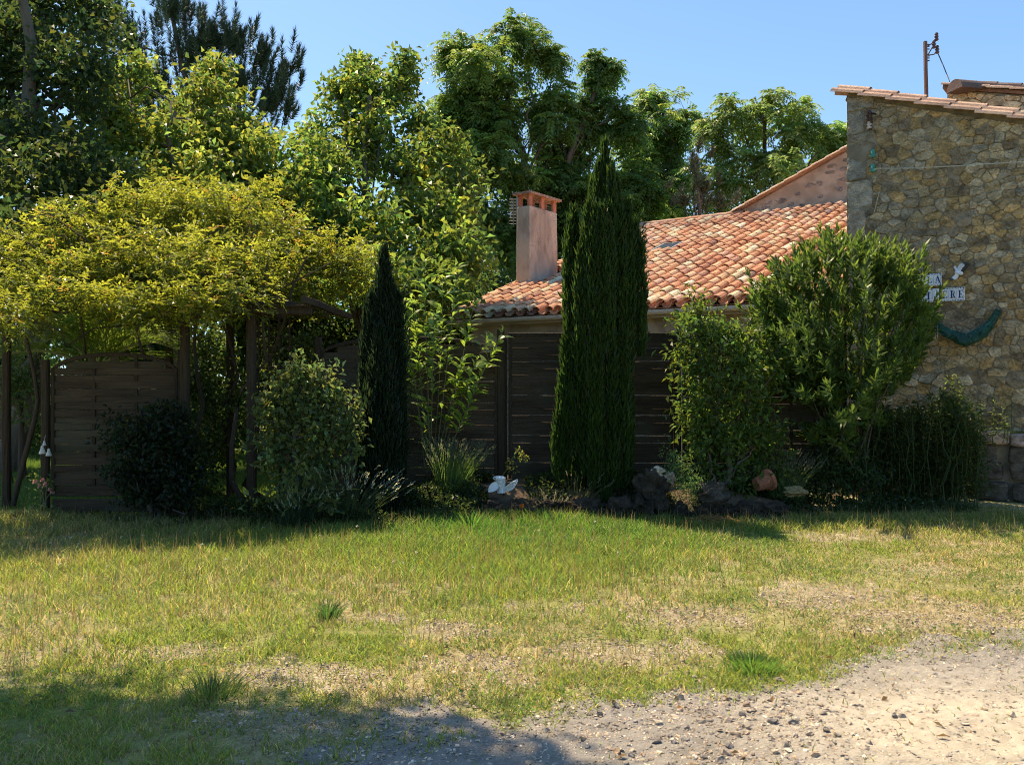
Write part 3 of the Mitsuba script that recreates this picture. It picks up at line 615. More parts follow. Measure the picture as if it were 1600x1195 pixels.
# ------------------------------------------------------------------ pole, insulators, wall ornaments
PY = 17.2
pole = thing('utility_pole', 'rusty slim utility pole with three insulators above the barn roof', 'pole')
p0, p1 = P(1449, 170, PY), P(1447, 65, PY)
part(pole, 'post', frame_box((p0 + p1) / 2 - [0, 0, .8], X_, Y_, unit(p1 - p0), .055, .055, np.linalg.norm(p1 - p0) + 1.6), 'mat_bark', [.20, .12, .10])
def insulator(parent, c, s, col, name='insulator'):
    prof = [(.0, .06), (.018, .055), (.03, .03), (.018, .015), (.034, -.005), (.02, -.03), (.036, -.05), (.02, -.07), (0, -.075)]
    m = trimesh.creation.revolve(np.array([(a * s, b * s) for a, b in prof[::-1]]), sections=10)
    return part(parent, name, (np.array(m.vertices) + c, np.array(m.faces)), 'mat_gloss', col)
for (ax0, mid, end, ins) in (((1450, 72), (1459, 67), (1463, 62), (1463.5, 57)), ((1450, 86), (1456, 76), (1459, 72), (1459.5, 69)), ((1451, 86.5), (1459, 85.5), (1464, 81), (1464.5, 77))):
    part(pole, 'bracket', tube([P(*ax0, PY), P(*mid, PY), P(*end, PY)], .012, 5), 'mat_metal', [.12, .10, .12])
    insulator(pole, P(*ins, PY), 1.25, [.10, .06, .07])
for q in (70, 73, 77, 88, 91, 95): part(pole, 'rung', frame_box(P(1450.5, q, PY), X_, Y_, Z_, .05, .02, .018), 'mat_metal', [.12, .09, .09])
wire = thing('cable', 'thin dark cable slanting from the pole insulator down to the roof ridge', 'cable')
put(wire, tube([P(1465, 82, PY), P(1474.5, 104, PY - .2), P(1484, 128, PY - .5)], .010, 5), 'mat_plain', [.06, .06, .08])

def on_wall(px, py, off=0.0):
    t, z = wall_uv(px, py); return BA + HT * t + Z_ * z + BN * off
br1 = thing('wall_insulator', 'black iron bracket with brown and white insulators high on the barn wall', 'insulator')
part(br1, 'bracket', tube([on_wall(1371, 178, -.02), on_wall(1364, 180, .10), on_wall(1361, 184, .14), on_wall(1363, 193, .13), on_wall(1362, 200, .12)], .016, 6), 'mat_metal', [.03, .025, .03])
insulator(br1, on_wall(1362, 184, .15), 1.3, [.05, .03, .035]); insulator(br1, on_wall(1364, 189, .12), 1.0, [.04, .03, .03])
insulator(br1, on_wall(1362, 197, .13), 1.1, [.55, .5, .48]); insulator(br1, on_wall(1362.5, 199.5, .12), 1.0, [.06, .04, .04])
for py, lab in ((241, 'small green clip on the barn wall under the iron bracket'), (264, 'green clothesline hook at the left end of the line on the barn wall')):
    h = thing('line_hook', lab, 'hook')
    part(h, 'plate', frame_box(on_wall(1365, py, .035), HT, BN, Z_, .05, .07, .11), 'mat_plain', [.06, .30, .24])
    part(h, 'hook', tube([on_wall(1365, py - 3, .07), on_wall(1366, py + 1, .14), on_wall(1369, py + 5, .13), on_wall(1371, py + 3, .12)], .012, 5), 'mat_plain', [.07, .32, .26])
cl = thing('clothesline', 'thin pale clothesline stretched across the stone barn wall', 'clothesline')
put(cl, tube([on_wall(px, py, .12) for px, py in ((1369, 266), (1430, 265.5), (1500, 262), (1560, 258), (1660, 252))], .006, 5), 'mat_plain', [.50, .47, .36])
cord = thing('cord', 'loose pale cord dangling slantwise below the green hook', 'cord')
put(cord, tube([on_wall(px, py, .06) for px, py in ((1376, 300), (1372, 315), (1368, 332), (1365, 338))], .006, 5), 'mat_plain', [.48, .42, .26])

# lettered plaques: one enamel tile per letter
def serif(ch):
    st, th = .17, .07
    b = lambda x0, y0, x1, y1: sbox(x0, y0, x1, y1)
    if ch == 'E': s = [b(.12, 0, .12 + st, 1), b(.02, 0, .62, th), b(.02, 1 - th, .62, 1), b(.12, .47, .46, .47 + th), b(.56, 0, .62, .24), b(.56, .76, .62, 1), b(.42, .38, .46, .62)]
    elif ch == 'R':
        bowl = affinity.scale(Polygon([(math.cos(a), math.sin(a)) for a in np.linspace(0, 6.28, 28)]), .24, .26); bowl = affinity.translate(bowl, .36, .74).difference(affinity.translate(affinity.scale(Polygon([(math.cos(a), math.sin(a)) for a in np.linspace(0, 6.28, 28)]), .12, .2), .35, .74))
        s = [b(.12, 0, .12 + st, 1), b(.02, 0, .40, th), b(.02, 1 - th, .36, 1), bowl, Polygon([(.32, .50), (.46, .50), (.68, 0), (.50, 0)]), b(.46, 0, .74, th)]
    elif ch == 'L': s = [b(.12, 0, .12 + st, 1), b(.02, 0, .64, th), b(.02, 1 - th, .42, 1), b(.57, 0, .64, .28)]
    elif ch == 'A': s = [Polygon([(.30, 1), (.42, 1), (.72, 0), (.54, 0), (.33, .80)]), Polygon([(.30, 1), (.37, 1), (.14, 0), (.07, 0)]), b(.18, .33, .58, .33 + th), b(0, 0, .24, th), b(.46, 0, .80, th)]
    else: s = [b(.22, 0, .22 + st, 1), b(.1, 0, .5, th), b(.1, 1 - th, .5, 1)]
    from shapely import union_all
    return union_all(s)
def plaque(key, letters, px1, py, tw, th):
    """Tiles from right (photo pixel px1) to left, each tw wide and th tall, with blue dashes along top and bottom."""
    t1, z = wall_uv(px1, py)
    for i, ch in enumerate(letters[::-1]):
        tc = t1 - tw * (i + .5); o = BA + HT * tc + Z_ * z + BN * .065
        tl = part(key, 'tile', frame_box(o, HT, BN, Z_, tw - .004, .014, th), 'mat_gloss', [.72, .74, .78])
        if ch == ' ': continue
        g = serif(ch); H = th * .56; ms = []
        for q in getattr(g, 'geoms', [g]):
            m = trimesh.creation.extrude_polygon(q, .003 / H, engine='earcut'); v = np.array(m.vertices) * H
            ms.append((o + (v[:, :1] - .33 * H) * HT + (v[:, 1:2] - H / 2) * Z_ + (v[:, 2:] + .0075) * BN, np.array(m.faces)))
        for e in (-1, 1):
            for d in (-.33, 0, .33): ms.append(frame_box(o + HT * d * tw + Z_ * e * th * .44 + BN * .008, HT, BN, Z_, tw * .17, .003, th * .06))
        part(tl, 'letter', join(ms), 'mat_gloss', [.02, .035, .14])
    if True:
        o = BA + HT * (t1 - .012) + Z_ * z + BN * .0733
        part(key, 'border', join([frame_box(o + Z_ * th * d, HT, BN, Z_, .006, .003, th * .1) for d in (-.3, -.1, .1, .3)]), 'mat_gloss', [.02, .035, .14])
up = thing('house_sign', 'upper white enamel plaque with blue letters LA partly hidden by oleander', 'sign'); plaque(up, '  LA', 1473, 437, .108, .175)
lo = thing('house_sign', 'lower white enamel plaque with blue letters ERE below the ceramic gull', 'sign'); plaque(lo, '  I ERE', 1509, 459.5, .104, .19)
# ceramic gull
gull = thing('gull_ornament', 'black and white ceramic gull with spread wings on the barn wall', 'ornament')
gc = on_wall(1499, 427, .10); G1, G2 = unit(on_wall(1515, 411, .1) - gc), unit(on_wall(1486, 441, .1) - gc)
part(gull, 'body', blob(gc, [.045, .04, .04], 1, 2, .05), 'mat_gloss', [.75, .76, .78], smooth=True)
head = on_wall(1504, 428.5, .12); part(gull, 'head', blob(head, .028, 2, 2, .03), 'mat_gloss', [.78, .78, .78], smooth=True)
part(gull, 'tail', frame_box(on_wall(1495, 420, .09), unit(on_wall(1497, 424, .1) - on_wall(1493, 416, .1)), BN, unit(np.cross(BN, unit(on_wall(1497, 424, .1) - on_wall(1493, 416, .1)))), .06, .012, .03), 'mat_gloss', [.72, .73, .76])
def wing(tip, root, w, curve):
    root, tip = np.asarray(root), np.asarray(tip); d = tip - root; sd = unit(np.cross(BN, unit(d))); q = np.linspace(0, 1, 9)[:, None]
    mid = root + d * q + sd * curve * np.sin(q * math.pi); hw = (w * np.sin(np.clip(q * .82 + .18, 0, 1) * math.pi) ** .7 * .5 + .004)
    v = np.vstack([mid + sd * hw, mid - sd * hw, mid + sd * hw * .8 + BN * .018, mid - sd * hw * .8 + BN * .022]); f = []
    for i in range(8):
        for a_, b_ in ((0, 18), (18, 27), (27, 9), (9, 0)):
            f += [[a_ + i, a_ + i + 1, b_ + i + 1], [a_ + i, b_ + i + 1, b_ + i]]
    f += [[0, 18, 27], [0, 27, 9], [8, 17, 35], [8, 35, 26]]
    c = np.where((np.tile(q[:, 0], 4) > .72)[:, None], [.033, .0335, .035], [.66, .67, .70]); return v, np.array(f), c
for tip in ((1515, 411), (1485.5, 438)):
    v, f, c = wing(on_wall(*tip, .12), gc, .058, .03); part(gull, 'wing', (v, f), 'mat_gloss', c)
for tip in ((1517, 413), (1483, 437.5)):
    v, f, c = wing(on_wall(*tip, .085), on_wall(1500, 430, .07), .06, .015); part(gull, 'wing_edge', (v, f), 'mat_gloss', np.full_like(c, .033))
# green netting swag
r3 = np.random.default_rng(77)
ctl = [(1452, 498), (1462, 505), (1474, 516), (1488, 524), (1502, 530), (1514, 532), (1526, 526), (1538, 519), (1549, 509), (1556, 497), (1564, 484)]
pts = np.array([on_wall(a_, b_, .12) for a_, b_ in ctl]); q = np.linspace(0, 10, 46); pts = np.stack([np.interp(q, np.arange(11), pts[:, k]) for k in range(3)], 1)
rad = np.interp(q, [0, 2, 4, 5, 7, 8, 10], [.068, .06, .08, .085, .085, .058, .05])
v, f = tube(pts, rad, 16); v = v + (meshkit.fbm(v * 14, 3)[:, None] - .5) * .07 + (meshkit.fbm(v * 5 + 9, 3)[:, None] - .5) * .05
net = thing('green_netting', 'dark green bundled netting hung in a swag on the barn wall', 'netting')
part(net, 'bundle', (v, f), 'mat_needle', [.012, .058, .043], smooth=False, vary=.7, freq=22)
strands = []
for k in range(90):
    i0 = r3.integers(0, 38); a0 = r3.uniform(0, 6.28); pp = []
    for s_ in range(7):
        c = pts[i0 + s_]; aa = a0 + s_ * .35; pp.append(c + rad[i0 + s_] * 1.03 * (math.cos(aa) * BN + math.sin(aa) * Z_) + r3.normal(0, .008, 3))
    strands.append(tube(pp, .006, 4))
part(net, 'strands', join(strands), 'mat_gloss', [.02, .11, .085], vary=.5, freq=20, kind='stuff')
for a_ in (1466, 1469): part(net, 'string', tube([on_wall(a_, 498, .16), on_wall(a_ + .5, 530, .19)], .004, 4), 'mat_plain', [.5, .5, .47])
part(net, 'hook', tube([on_wall(1567, 486, -.02), on_wall(1565, 484, .16)], .012, 5), 'mat_metal', [.1, .1, .1])

# ------------------------------------------------------------------ raised bed, its rock edging, the ledge
bxs = np.linspace(-1.75, 5.2, 90); bys = np.linspace(0, 1, 26)
BXX, T_ = np.meshgrid(bxs, bys)
fy = 10.55 + .12 * np.sin(BXX * 1.7) + .05 * np.sin(BXX * 5); BYY = fy + T_ * 2.2
prof = np.clip(T_ * 5.5, 0, 1) ** .6 * .34 * np.clip((BXX + 1.75) * 1.2, 0, 1) * np.clip((4.2 - BXX) * .6, 0.1, 1)
BZZ = gz(BXX, BYY) - .03 + prof + .08 * (meshkit.fbm(np.stack([BXX * 3, BYY * 3, BXX * 0], -1), 3) - .5) * (T_ > .02)
V = np.stack([BXX, BYY, BZZ], -1).reshape(-1, 3); m_ = len(bxs)
I, J = np.meshgrid(np.arange(25), np.arange(m_ - 1), indexing='ij')
Q = np.stack([I * m_ + J, I * m_ + J + 1, (I + 1) * m_ + J + 1, (I + 1) * m_ + J], -1).reshape(-1, 4)
put('planting_bed', (V, np.vstack([Q[:, [0, 1, 2]], Q[:, [0, 2, 3]]])), 'mat_ground', (np.array([.13, .095, .06]) * (.7 + .6 * meshkit.fbm(V * 12, 3))[:, None]), smooth=True, per_vertex=True)
labels['planting_bed'] = {'label': 'raised dark soil bed along the fence', 'kind': 'structure'}
def bed_z(x, y): 
    f = 10.55 + .12 * np.sin(x * 1.7) + .05 * np.sin(x * 5); t = np.clip((y - f) / 2.2, 0, 1)
    return gz(x, y) - .03 + (np.clip(t * 5.5, 0, 1) ** .6 * .34 * np.clip((x + 1.75) * 1.2, 0, 1) * np.clip((4.2 - x) * .6, .1, 1)) * (y > f)
r_ = np.random.default_rng(41)
edge = thing('bed_edging', 'low edging of rough weathered rocks along the front of the raised bed', 'rock edging')
def rock(parent, name, c, rad, seed, col, **k):
    v, f = blob(c, rad, seed, 4, .8, 1.7); v = v + (meshkit.fbm(v * 11, 4)[:, None] - .5) * .09 * unit(v - c)
    return part(parent, name, (v, f), 'mat_stone', col, smooth=True, vary=.55, freq=16, **k)
for px0, px1, py, h in [(752, 800, 795, .12), (795, 850, 796, .11), (845, 905, 795, .13), (900, 950, 794, .12), (945, 990, 793, .12), (985, 1022, 790, .14), (1050, 1075, 790, .10), (1085, 1130, 778, .11), (1120, 1150, 785, .07), (1145, 1195, 782, .09), (1190, 1235, 778, .10)]:
    c = P((px0 + px1) / 2, py - 14, 10.5); w = (px1 - px0) / 2 / F * 10.5 * 1.15; c[2] = gz(c[0], c[1]) + h * .62
    rock(edge, 'rock', c, [w, .16, h * 1.15], int(px0), np.array([.040, .032, .023]) * r_.uniform(.7, 1.2))
big = thing('boulder', 'tall pitted limestone boulder with sunlight painted on its pale top in front of the right fence', 'boulder')
c = P(1022, 768, 10.55); rock(big, 'rock', c + [0, 0, .02], [.19, .15, .27], 5, np.array([.045, .037, .027])); 
rock(big, 'cap', P(1028, 738, 10.55), [.085, .10, .06], 9, np.array([.46, .38, .27]), label='boulder top with sunlight painted as pale colour')  # same limestone, coloured far paler than the body to paint sunlight on it
def lone(px, py, w, h, label, col, seed):
    k = thing('boulder', label, 'boulder'); c = P(px, py, 10.5); v, f = blob(c, [w, w * .8, h], seed, 3, .7, 1.7); put(k, (v, f), 'mat_stone', col, smooth=True, vary=.5, freq=16)
lone(1112, 770, .21, .13, 'mossy grey rock in front of the laurel shrub, above the dry leaf heap', [.07, .06, .045], 21)
lone(1243, 768, .12, .06, 'small yellow mossy rock at the right end of the bed edging', [.24, .19, .09], 23)
lone(1047, 746, .06, .06, 'small pinkish rock just right of the tall boulder', [.40, .30, .23], 25)
# terracotta pot lying on its side
pot = thing('terracotta_pot', 'broken terracotta pot lying on its side under the lavender by the oleander', 'flower pot')
prof = np.array([(.0, 0), (.095, 0), (.135, .20), (.165, .205), (.165, .255), (.14, .26), (.12, .21), (.085, .02), (0, .02)])
m = trimesh.creation.revolve(prof, sections=26); m.apply_transform(trimesh.transformations.rotation_matrix(math.radians(72), [-.25, 1, .1])); 
v = np.array(m.vertices); pc = P(1198, 745, 10.75); v = (v - v.mean(0)) * .82 + pc + [-.02, 0, -.05]
part(pot, 'body', (v, np.array(m.faces)), 'mat_clay', [.30, .12, .065], vary=.4, freq=12)
# dry leaf heap
r_ = np.random.default_rng(43); C = Cloud(); n = 1500
pp = np.stack([r_.normal(0, .27, n), r_.normal(0, .11, n), np.zeros(n)], 1); hh = .10 * np.exp(-(pp[:, 0] / .3) ** 2 - (pp[:, 1] / .15) ** 2)
c0 = P(1112, 806, 10.05); pp = pp + [c0[0], c0[1], 0]; pp[:, 2] = gz(pp[:, 0], pp[:, 1]) + hh * r_.random(n) + .012
C.leaves(pp, rdir(n, r_) * [1, 1, .3], rdir(n, r_) * [.6, .6, .2] + [0, 0, 1], r_.uniform(.03, .06, n), r_.uniform(.018, .03, n), tint([.44, .26, .12], n, r_, .3, .08))
k = thing('leaf_heap', 'heap of dry brown leaves on the lawn in front of the mossy rock', 'leaf heap', kind=None); v, f, c = C.mesh(); put(k, (v, f), 'mat_grass', c)
# stone ledge at the far right
led = thing('stone_ledge', 'low stone ledge with moss on top at the right edge below the barn', 'ledge')
lo_, hi_ = P(1523, 690, 12.1), P(1720, 690, 11.4); ld = unit((hi_ - lo_) * [1, 1, 0]); ln = np.array([ld[1], -ld[0], 0])
part(led, 'core', frame_box([*(lo_[:2] + ld[:2] * .95 - ln[:2] * .45), .40], ld, ln, Z_, 1.9, .82, .84), 'mat_mortar')
def block(half, seed):
    """Rough hewn block: a box with worn corners and an uneven face."""
    m = trimesh.creation.box([2, 2, 2]).subdivide().subdivide().subdivide(); v = np.array(m.vertices); k = (np.abs(v) ** 7).sum(1, keepdims=True) ** (1 / 7.)
    v = v / k * np.asarray(half); return v + (meshkit.fbm(v * 7 + seed * 5.3, 4)[:, None] - .5) * .07 * unit(v), np.array(m.faces)
x0 = 0.0
for i, w in enumerate((.42, .62, .48, .42)):
    v, f = block([w * .49, .15, .085], i + 50)
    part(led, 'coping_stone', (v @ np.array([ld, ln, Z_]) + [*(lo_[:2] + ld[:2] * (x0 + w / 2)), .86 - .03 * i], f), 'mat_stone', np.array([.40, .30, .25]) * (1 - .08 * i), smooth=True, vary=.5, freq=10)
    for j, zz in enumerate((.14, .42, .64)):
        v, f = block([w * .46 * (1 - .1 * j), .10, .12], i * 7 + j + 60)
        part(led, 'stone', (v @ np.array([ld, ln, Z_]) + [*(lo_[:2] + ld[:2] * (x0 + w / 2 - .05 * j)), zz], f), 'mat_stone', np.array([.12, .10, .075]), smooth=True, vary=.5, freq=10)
    x0 += w
C = Cloud(); n = 2600; q = r_.random((n, 2)); pp = np.array([*lo_[:2], .86]) + q[:, :1] * 1.9 * ld - q[:, 1:] * .85 * ln; pp[:, 2] += .03 + .05 * meshkit.fbm(pp * 6, 3)
C.blades(pp, unit(rdir(n, r_) * .8 + [0, 0, .7]), rdir(n, r_), r_.uniform(.02, .05, n), .012, tint([.30, .28, .05], n, r_, .25, .12))
C.put(led, 'moss', 'mat_grass', kind='stuff')

# ------------------------------------------------------------------ fence panels and pergola
r_ = np.random.default_rng(51)
def lamella_panel(key, x0, x1, Y0, Y1, z0, zs, rise, nsl, gaps=(), weave=.012, battens=2, arch=True, skip=()):
    """Panel of horizontal slats woven round upright battens in a frame; arched or straight top."""
    W = x1 - x0; yy = lambda x: Y0 + (Y1 - Y0) * (x - x0) / W; dx = unit([W, Y1 - Y0, 0]); dn = np.array([dx[1], -dx[0], 0])
    def pt(x, z, off=0): return np.array([x, yy(x), z]) + dn * off
    def ztop(x): return zs + rise * math.sqrt(max(0, 1 - ((x - (x0 + x1) / 2) / (W / 2)) ** 2 * .96)) - rise * .2 if arch else zs
    top = max(ztop(x) for x in np.linspace(x0, x1, 21)); h = (top - z0) / nsl
    for i in range(nsl):
        if i in skip: continue
        za, zb = z0 + i * h, z0 + (i + 1) * h; zm = (za + zb) / 2 + h * .25
        xs = [x for x in np.linspace(x0 + .045, x1 - .045, 81) if ztop(x) > zm + .02]
        if len(xs) < 4: continue
        a, b = xs[0], xs[-1]; n = 13; q = np.linspace(0, 1, n); side = 1 if i % 2 else -1
        sh = h * r_.uniform(.985, 1.03); dz = r_.normal(0, .003); rows = []
        for t in q:
            x = a + (b - a) * t; u = (x - x0) / W
            wv = weave * side * math.cos(u * math.pi * (battens + 1)) + r_.normal(0, .0008); sag = dz + r_.normal(0, .0008)
            zt = min(zb + sag, ztop(x) - .01); zl = min(zb - sh + sag, zt - .004)
            rows.append([pt(x, zl, wv + .005), pt(x, zt - .004, wv + .005), pt(x, zt, wv), pt(x, zt - .004, wv - .005), pt(x, zl, wv - .005)])
        v = np.array(rows).reshape(-1, 3); f = []
        for s_ in range(n - 1):
            for e in range(5):
                p, r2_ = s_ * 5 + e, s_ * 5 + (e + 1) % 5; f += [[p, r2_, r2_ + 5], [p, r2_ + 5, p + 5]]
        for e in range(1, 4): f += [[0, e, e + 1], [(n-1)*5, (n-1)*5 + e + 1, (n-1)*5 + e]]
        part(key, 'slat', (v, np.array(f)), 'mat_wood')
    for bI in range(battens):
        x = x0 + W * (bI + 1) / (battens + 1)
        part(key, 'batten', bevel_bar(pt(x, z0 - .02, 0), pt(x, ztop(x) - .02, 0), .042, .03, wob=.001, seed=bI), 'mat_post')
    for x, zt in ((x0 + .022, ztop(x0 + .022)), (x1 - .022, ztop(x1 - .022))):
        part(key, 'stile', bevel_bar(pt(x, z0 - .04), pt(x, zt - .02), .044, .046, wob=.001, seed=int(x * 9)), 'mat_post')
    part(key, 'bottom_rail', bevel_bar(pt(x0 + .046, z0 - .02), pt(x1 - .046, z0 - .02), .04, .05, wob=.001), 'mat_wood')
    xs = np.linspace(x0, x1, 25); v = []
    for x in xs: v += [pt(x, ztop(x) + .018, .026), pt(x, ztop(x) + .026, 0), pt(x, ztop(x) + .018, -.026), pt(x, ztop(x) - .022, -.026), pt(x, ztop(x) - .022, .026)]
    v = np.array(v); f = []
    for s_ in range(24):
        for e in range(5):
            p, q2 = s_ * 5 + e, s_ * 5 + (e + 1) % 5; f += [[p, q2, q2 + 5], [p, q2 + 5, p + 5]]
    f += [[0, 1, 4], [1, 3, 4], [1, 2, 3], [120, 124, 121], [121, 124, 123], [121, 123, 122]]
    part(key, 'top_rail', (v, np.array(f)), 'mat_post')
def post(key, px, Y, z0, z1, w=.09, name='post', lean=0.0):
    x = (px - 800) / F * Y
    return part(key, name, bevel_bar([x, Y, z0], [x + lean, Y, z1], w, w, wob=.002, seed=int(px)), 'mat_post')
lf = thing('fence_panel', 'weathered arched slat fence panel standing alone at the left', 'fence')
lamella_panel(lf, (80 - 800) / F * 10.72, (275 - 800) / F * 10.72, 10.72, 10.78, .27, 1.74, .25, 20)
part(lf, 'kick_board', bevel_bar(P(82, 790, 10.72), P(274, 788, 10.78), .16, .03, up=(0, 1, 0)), 'mat_wood')
post(lf, 71, 10.70, -.1, 1.87, .085); post(lf, 283, 10.80, -.1, 2.0, .075)
mf = thing('fence_panel', 'arched slat fence panel between the slim cypress and the middle post', 'fence')
lamella_panel(mf, (502 - 800) / F * 11.85, (777.5 - 800) / F * 11.8, 11.85, 11.8, .08, 2.0, .24, 22)
post(mf, 497, 11.87, -.1, 2.2, .09)
rf = thing('fence_panel', 'straight topped slat fence panel behind the large cypress', 'fence')
lamella_panel(rf, (794 - 800) / F * 11.8, (1052 - 800) / F * 11.72, 11.8, 11.72, .36, 2.235, 0, 21, arch=False, weave=.010)
post(rf, 783, 11.8, 0, 2.30, .10); post(rf, 790.5, 11.84, 0, 2.18, .045); post(rf, 1058, 11.72, 0, 2.26, .09)
rf2 = thing('fence_panel', 'straight slat fence panel mostly hidden behind the laurel and oleander', 'fence')
lamella_panel(rf2, (1066 - 800) / F * 11.72, (1322 - 800) / F * 11.6, 11.72, 11.6, .36, 2.2, 0, 21, arch=False, weave=.010)

pg = thing('pergola', 'dark timber garden pergola with open gateway under the yellow-green climber', 'pergola')
for px, Y, z1, w in ((289, 10.62, 2.55, .10), (393, 10.62, 2.50, .105), (360, 12.3, 2.42, .10), (440, 12.3, 2.42, .09), (10, 11.2, 2.5, .09), (140, 12.6, 2.5, .09), (265, 12.4, 2.45, .09)):
    post(pg, px, Y, -.1, z1, w)
for a_, b_ in ((P(372, 482, 10.55), P(488, 486, 10.75)), (P(255, 500, 10.55), P(372, 490, 10.55))):
    part(pg, 'beam', bevel_bar(a_, b_, .11, .07, up=(0, 1, 0), wob=.004), 'mat_post')
for px in (250, 292, 340, 386, 430, 474):
    a_ = P(px, 480, 10.35); part(pg, 'rafter', bevel_bar(a_ + [0, 0, .09], [a_[0] + .05, 13.0, a_[2] + .09], .06, .09, wob=.004, seed=px), 'mat_post')
part(pg, 'cap_board', bevel_bar(P(368, 477, 10.62), P(486, 480, 10.75), .20, .025, wob=.003), 'mat_post')
tr = thing('trellis', 'small square wooden trellis beside the right pergola post', 'trellis')
for px in (404, 420, 436, 452): part(tr, 'upright', bevel_bar(P(px, 735, 11.5), P(px, 497, 11.5), .022, .018), 'mat_post')
for py in (512, 527, 543, 575, 607): part(tr, 'crossbar', bevel_bar(P(398, py, 11.52), P(458, py, 11.52), .022, .018, up=(0, 1, 0)), 'mat_post')
step = thing('path_edging', 'short row of grey upright timber edging below the dark shrub', 'edging')
for i in range(16):
    x = (238 + i * 4.4 - 800) / F * 10.3; part(step, 'stake', bevel_bar([x, 10.3 + .01 * math.sin(i), -.05], [x + .004, 10.3, .10 + .015 * math.sin(i * 2.3)], .028, .03), 'mat_post')
# little hanging bells on the left post
bell = thing('hanging_ornament', 'pair of small pale bell shaped ornaments tied to the left fence post', 'ornament')
for px, py, s_ in ((66, 702, 1.0), (76, 706, .9), (69, 692, .6)):
    prof = np.array([(.0, .05), (.014, .045), (.02, .01), (.038, -.045), (.042, -.05), (.03, -.045), (.0, .03)]) * s_
    m = trimesh.creation.revolve(prof[::-1], sections=12); part(bell, 'bell', (np.array(m.vertices) + P(px, py, 10.60), np.array(m.faces)), 'mat_plain', [.55, .52, .45])
part(bell, 'string', tube([P(69, 688, 10.61), P(71, 680, 10.64)], .004, 4), 'mat_plain', [.3, .28, .22])
# white winged ornament on the bed
orn = thing('garden_ornament', 'white ornament with two spread wings standing between lavender and bed edge', 'ornament')
Yo = 10.62; oc = P(783, 762, Yo)
part(orn, 'neck', tube([P(783, 770, Yo), P(782.5, 760, Yo), P(782, 750, Yo - .02)], [.05, .055, .06], 12), 'mat_gloss', [.62, .63, .62])
v, f = blob(P(780, 747, Yo - .02), [.078, .06, .032], 3, 3, .08); part(orn, 'head', (v, f), 'mat_gloss', [.70, .71, .70], smooth=True)
v, f = blob(P(773.5, 747, Yo - .06), [.012, .012, .012], 3, 1, .0); part(orn, 'eye', (v, f), 'mat_gloss', [.12, .12, .12], smooth=True)
def petal(root, tip, width, col, tilt):
    root, tip = np.asarray(root), np.asarray(tip); d = tip - root; sd = unit(np.cross([0, -1, tilt], unit(d))); nn = unit(np.cross(unit(d), sd)); q = np.linspace(0, 1, 13)[:, None]
    hw = width * .5 * np.sin(math.pi * np.clip(q * .9 + .06, 0, 1)) ** .75; mid = root + d * q + nn * .02 * np.sin(q * math.pi)
    rows = [mid + sd * hw + nn * .012, mid + sd * hw * .5, mid, mid - sd * hw * .5, mid - sd * hw + nn * .012]
    A = np.concatenate(rows); B = A - nn * .012; v = np.vstack([A, B]); f = []
    N_ = 13
    for i in range(12):
        for j in range(4):
            p, q2 = j * N_ + i, (j + 1) * N_ + i
            f += [[p, p + 1, q2 + 1], [p, q2 + 1, q2], [65 + p, 65 + q2 + 1, 65 + p + 1], [65 + p, 65 + q2, 65 + q2 + 1]]
        for p in (i, 4 * N_ + i): f += [[p, p + 1, p + 66], [p, p + 66, p + 65]]
    for e in (0, 12):
        for j in range(4): p, q2 = j * N_ + e, (j + 1) * N_ + e; f += [[p, q2, q2 + 65], [p, q2 + 65, p + 65]]
    return v, np.array(f)
part(orn, 'wing', petal(P(786, 766, Yo), P(808.5, 749, Yo + .10), .115, 0, -.9), 'mat_gloss', [.80, .80, .80], smooth=True)
part(orn, 'wing', petal(P(781, 754, Yo - .03), P(763, 768, Yo - .06), .10, 0, .3), 'mat_gloss', [.66, .66, .63], smooth=True)

# ------------------------------------------------------------------ trees
def lobe_points(lobes, Y, r, dens, area, per, sig, depth=0.9):
    """Leaf positions grouped in clusters inside the lobes; outward directions; cluster ids and centres."""
    pos, out, cid, ctr, at = [], [], [], [], 0
    for lb in lobes:
        px, py, rx, rz = lb[:4]; dY = lb[4] if len(lb) > 4 else 0; k = lb[5] if len(lb) > 5 else 1
        y = Y + dY; c = P(px, py, y); RX, RZ = rx / F * y, rz / F * y; RY = depth * (RX * RZ) ** .5
        n = k * dens * math.pi * RX * RZ / area; m = max(4, int(n / per))
        d = rdir(m, r); rad = np.where(r.random(m) < .6, r.uniform(.10, 1.1, m) ** .55, np.clip(np.abs(r.normal(0, .7, m)), 0, 1.3))
        cc = c + d * np.array([RX, RY, RZ]) * rad[:, None]
        ids = np.repeat(np.arange(m), per); pp = cc[ids] + r.normal(0, 1, (len(ids), 3)) * sig * [1, 1, .75]
        o = unit((pp - c) / np.array([RX, RY, RZ]))
        pos.append(pp); out.append(o); cid.append(ids + at); ctr.append(cc); at += m
    return np.vstack(pos), np.vstack(out), np.concatenate(cid), np.vstack(ctr)
def split(lobes, r, n=5, f=.68):
    """Breaks each lobe into smaller clumps, so that the crown has gaps and a bumpy outline."""
    o = []
    for lb in lobes:
        dY, k = (lb[4] if len(lb) > 4 else 0), (lb[5] if len(lb) > 5 else 1)
        for i in range(n):
            a, q, s = r.uniform(0, 6.28), r.uniform(.2, 1.0) ** .6 * .78, f * r.uniform(.7, 1.25)
            o.append((lb[0] + math.cos(a) * q * lb[2], lb[1] + math.sin(a) * q * lb[3], lb[2] * s, lb[3] * s * .85, dY + r.normal(0, .8) * lb[2] / F * 16, k))
    return o
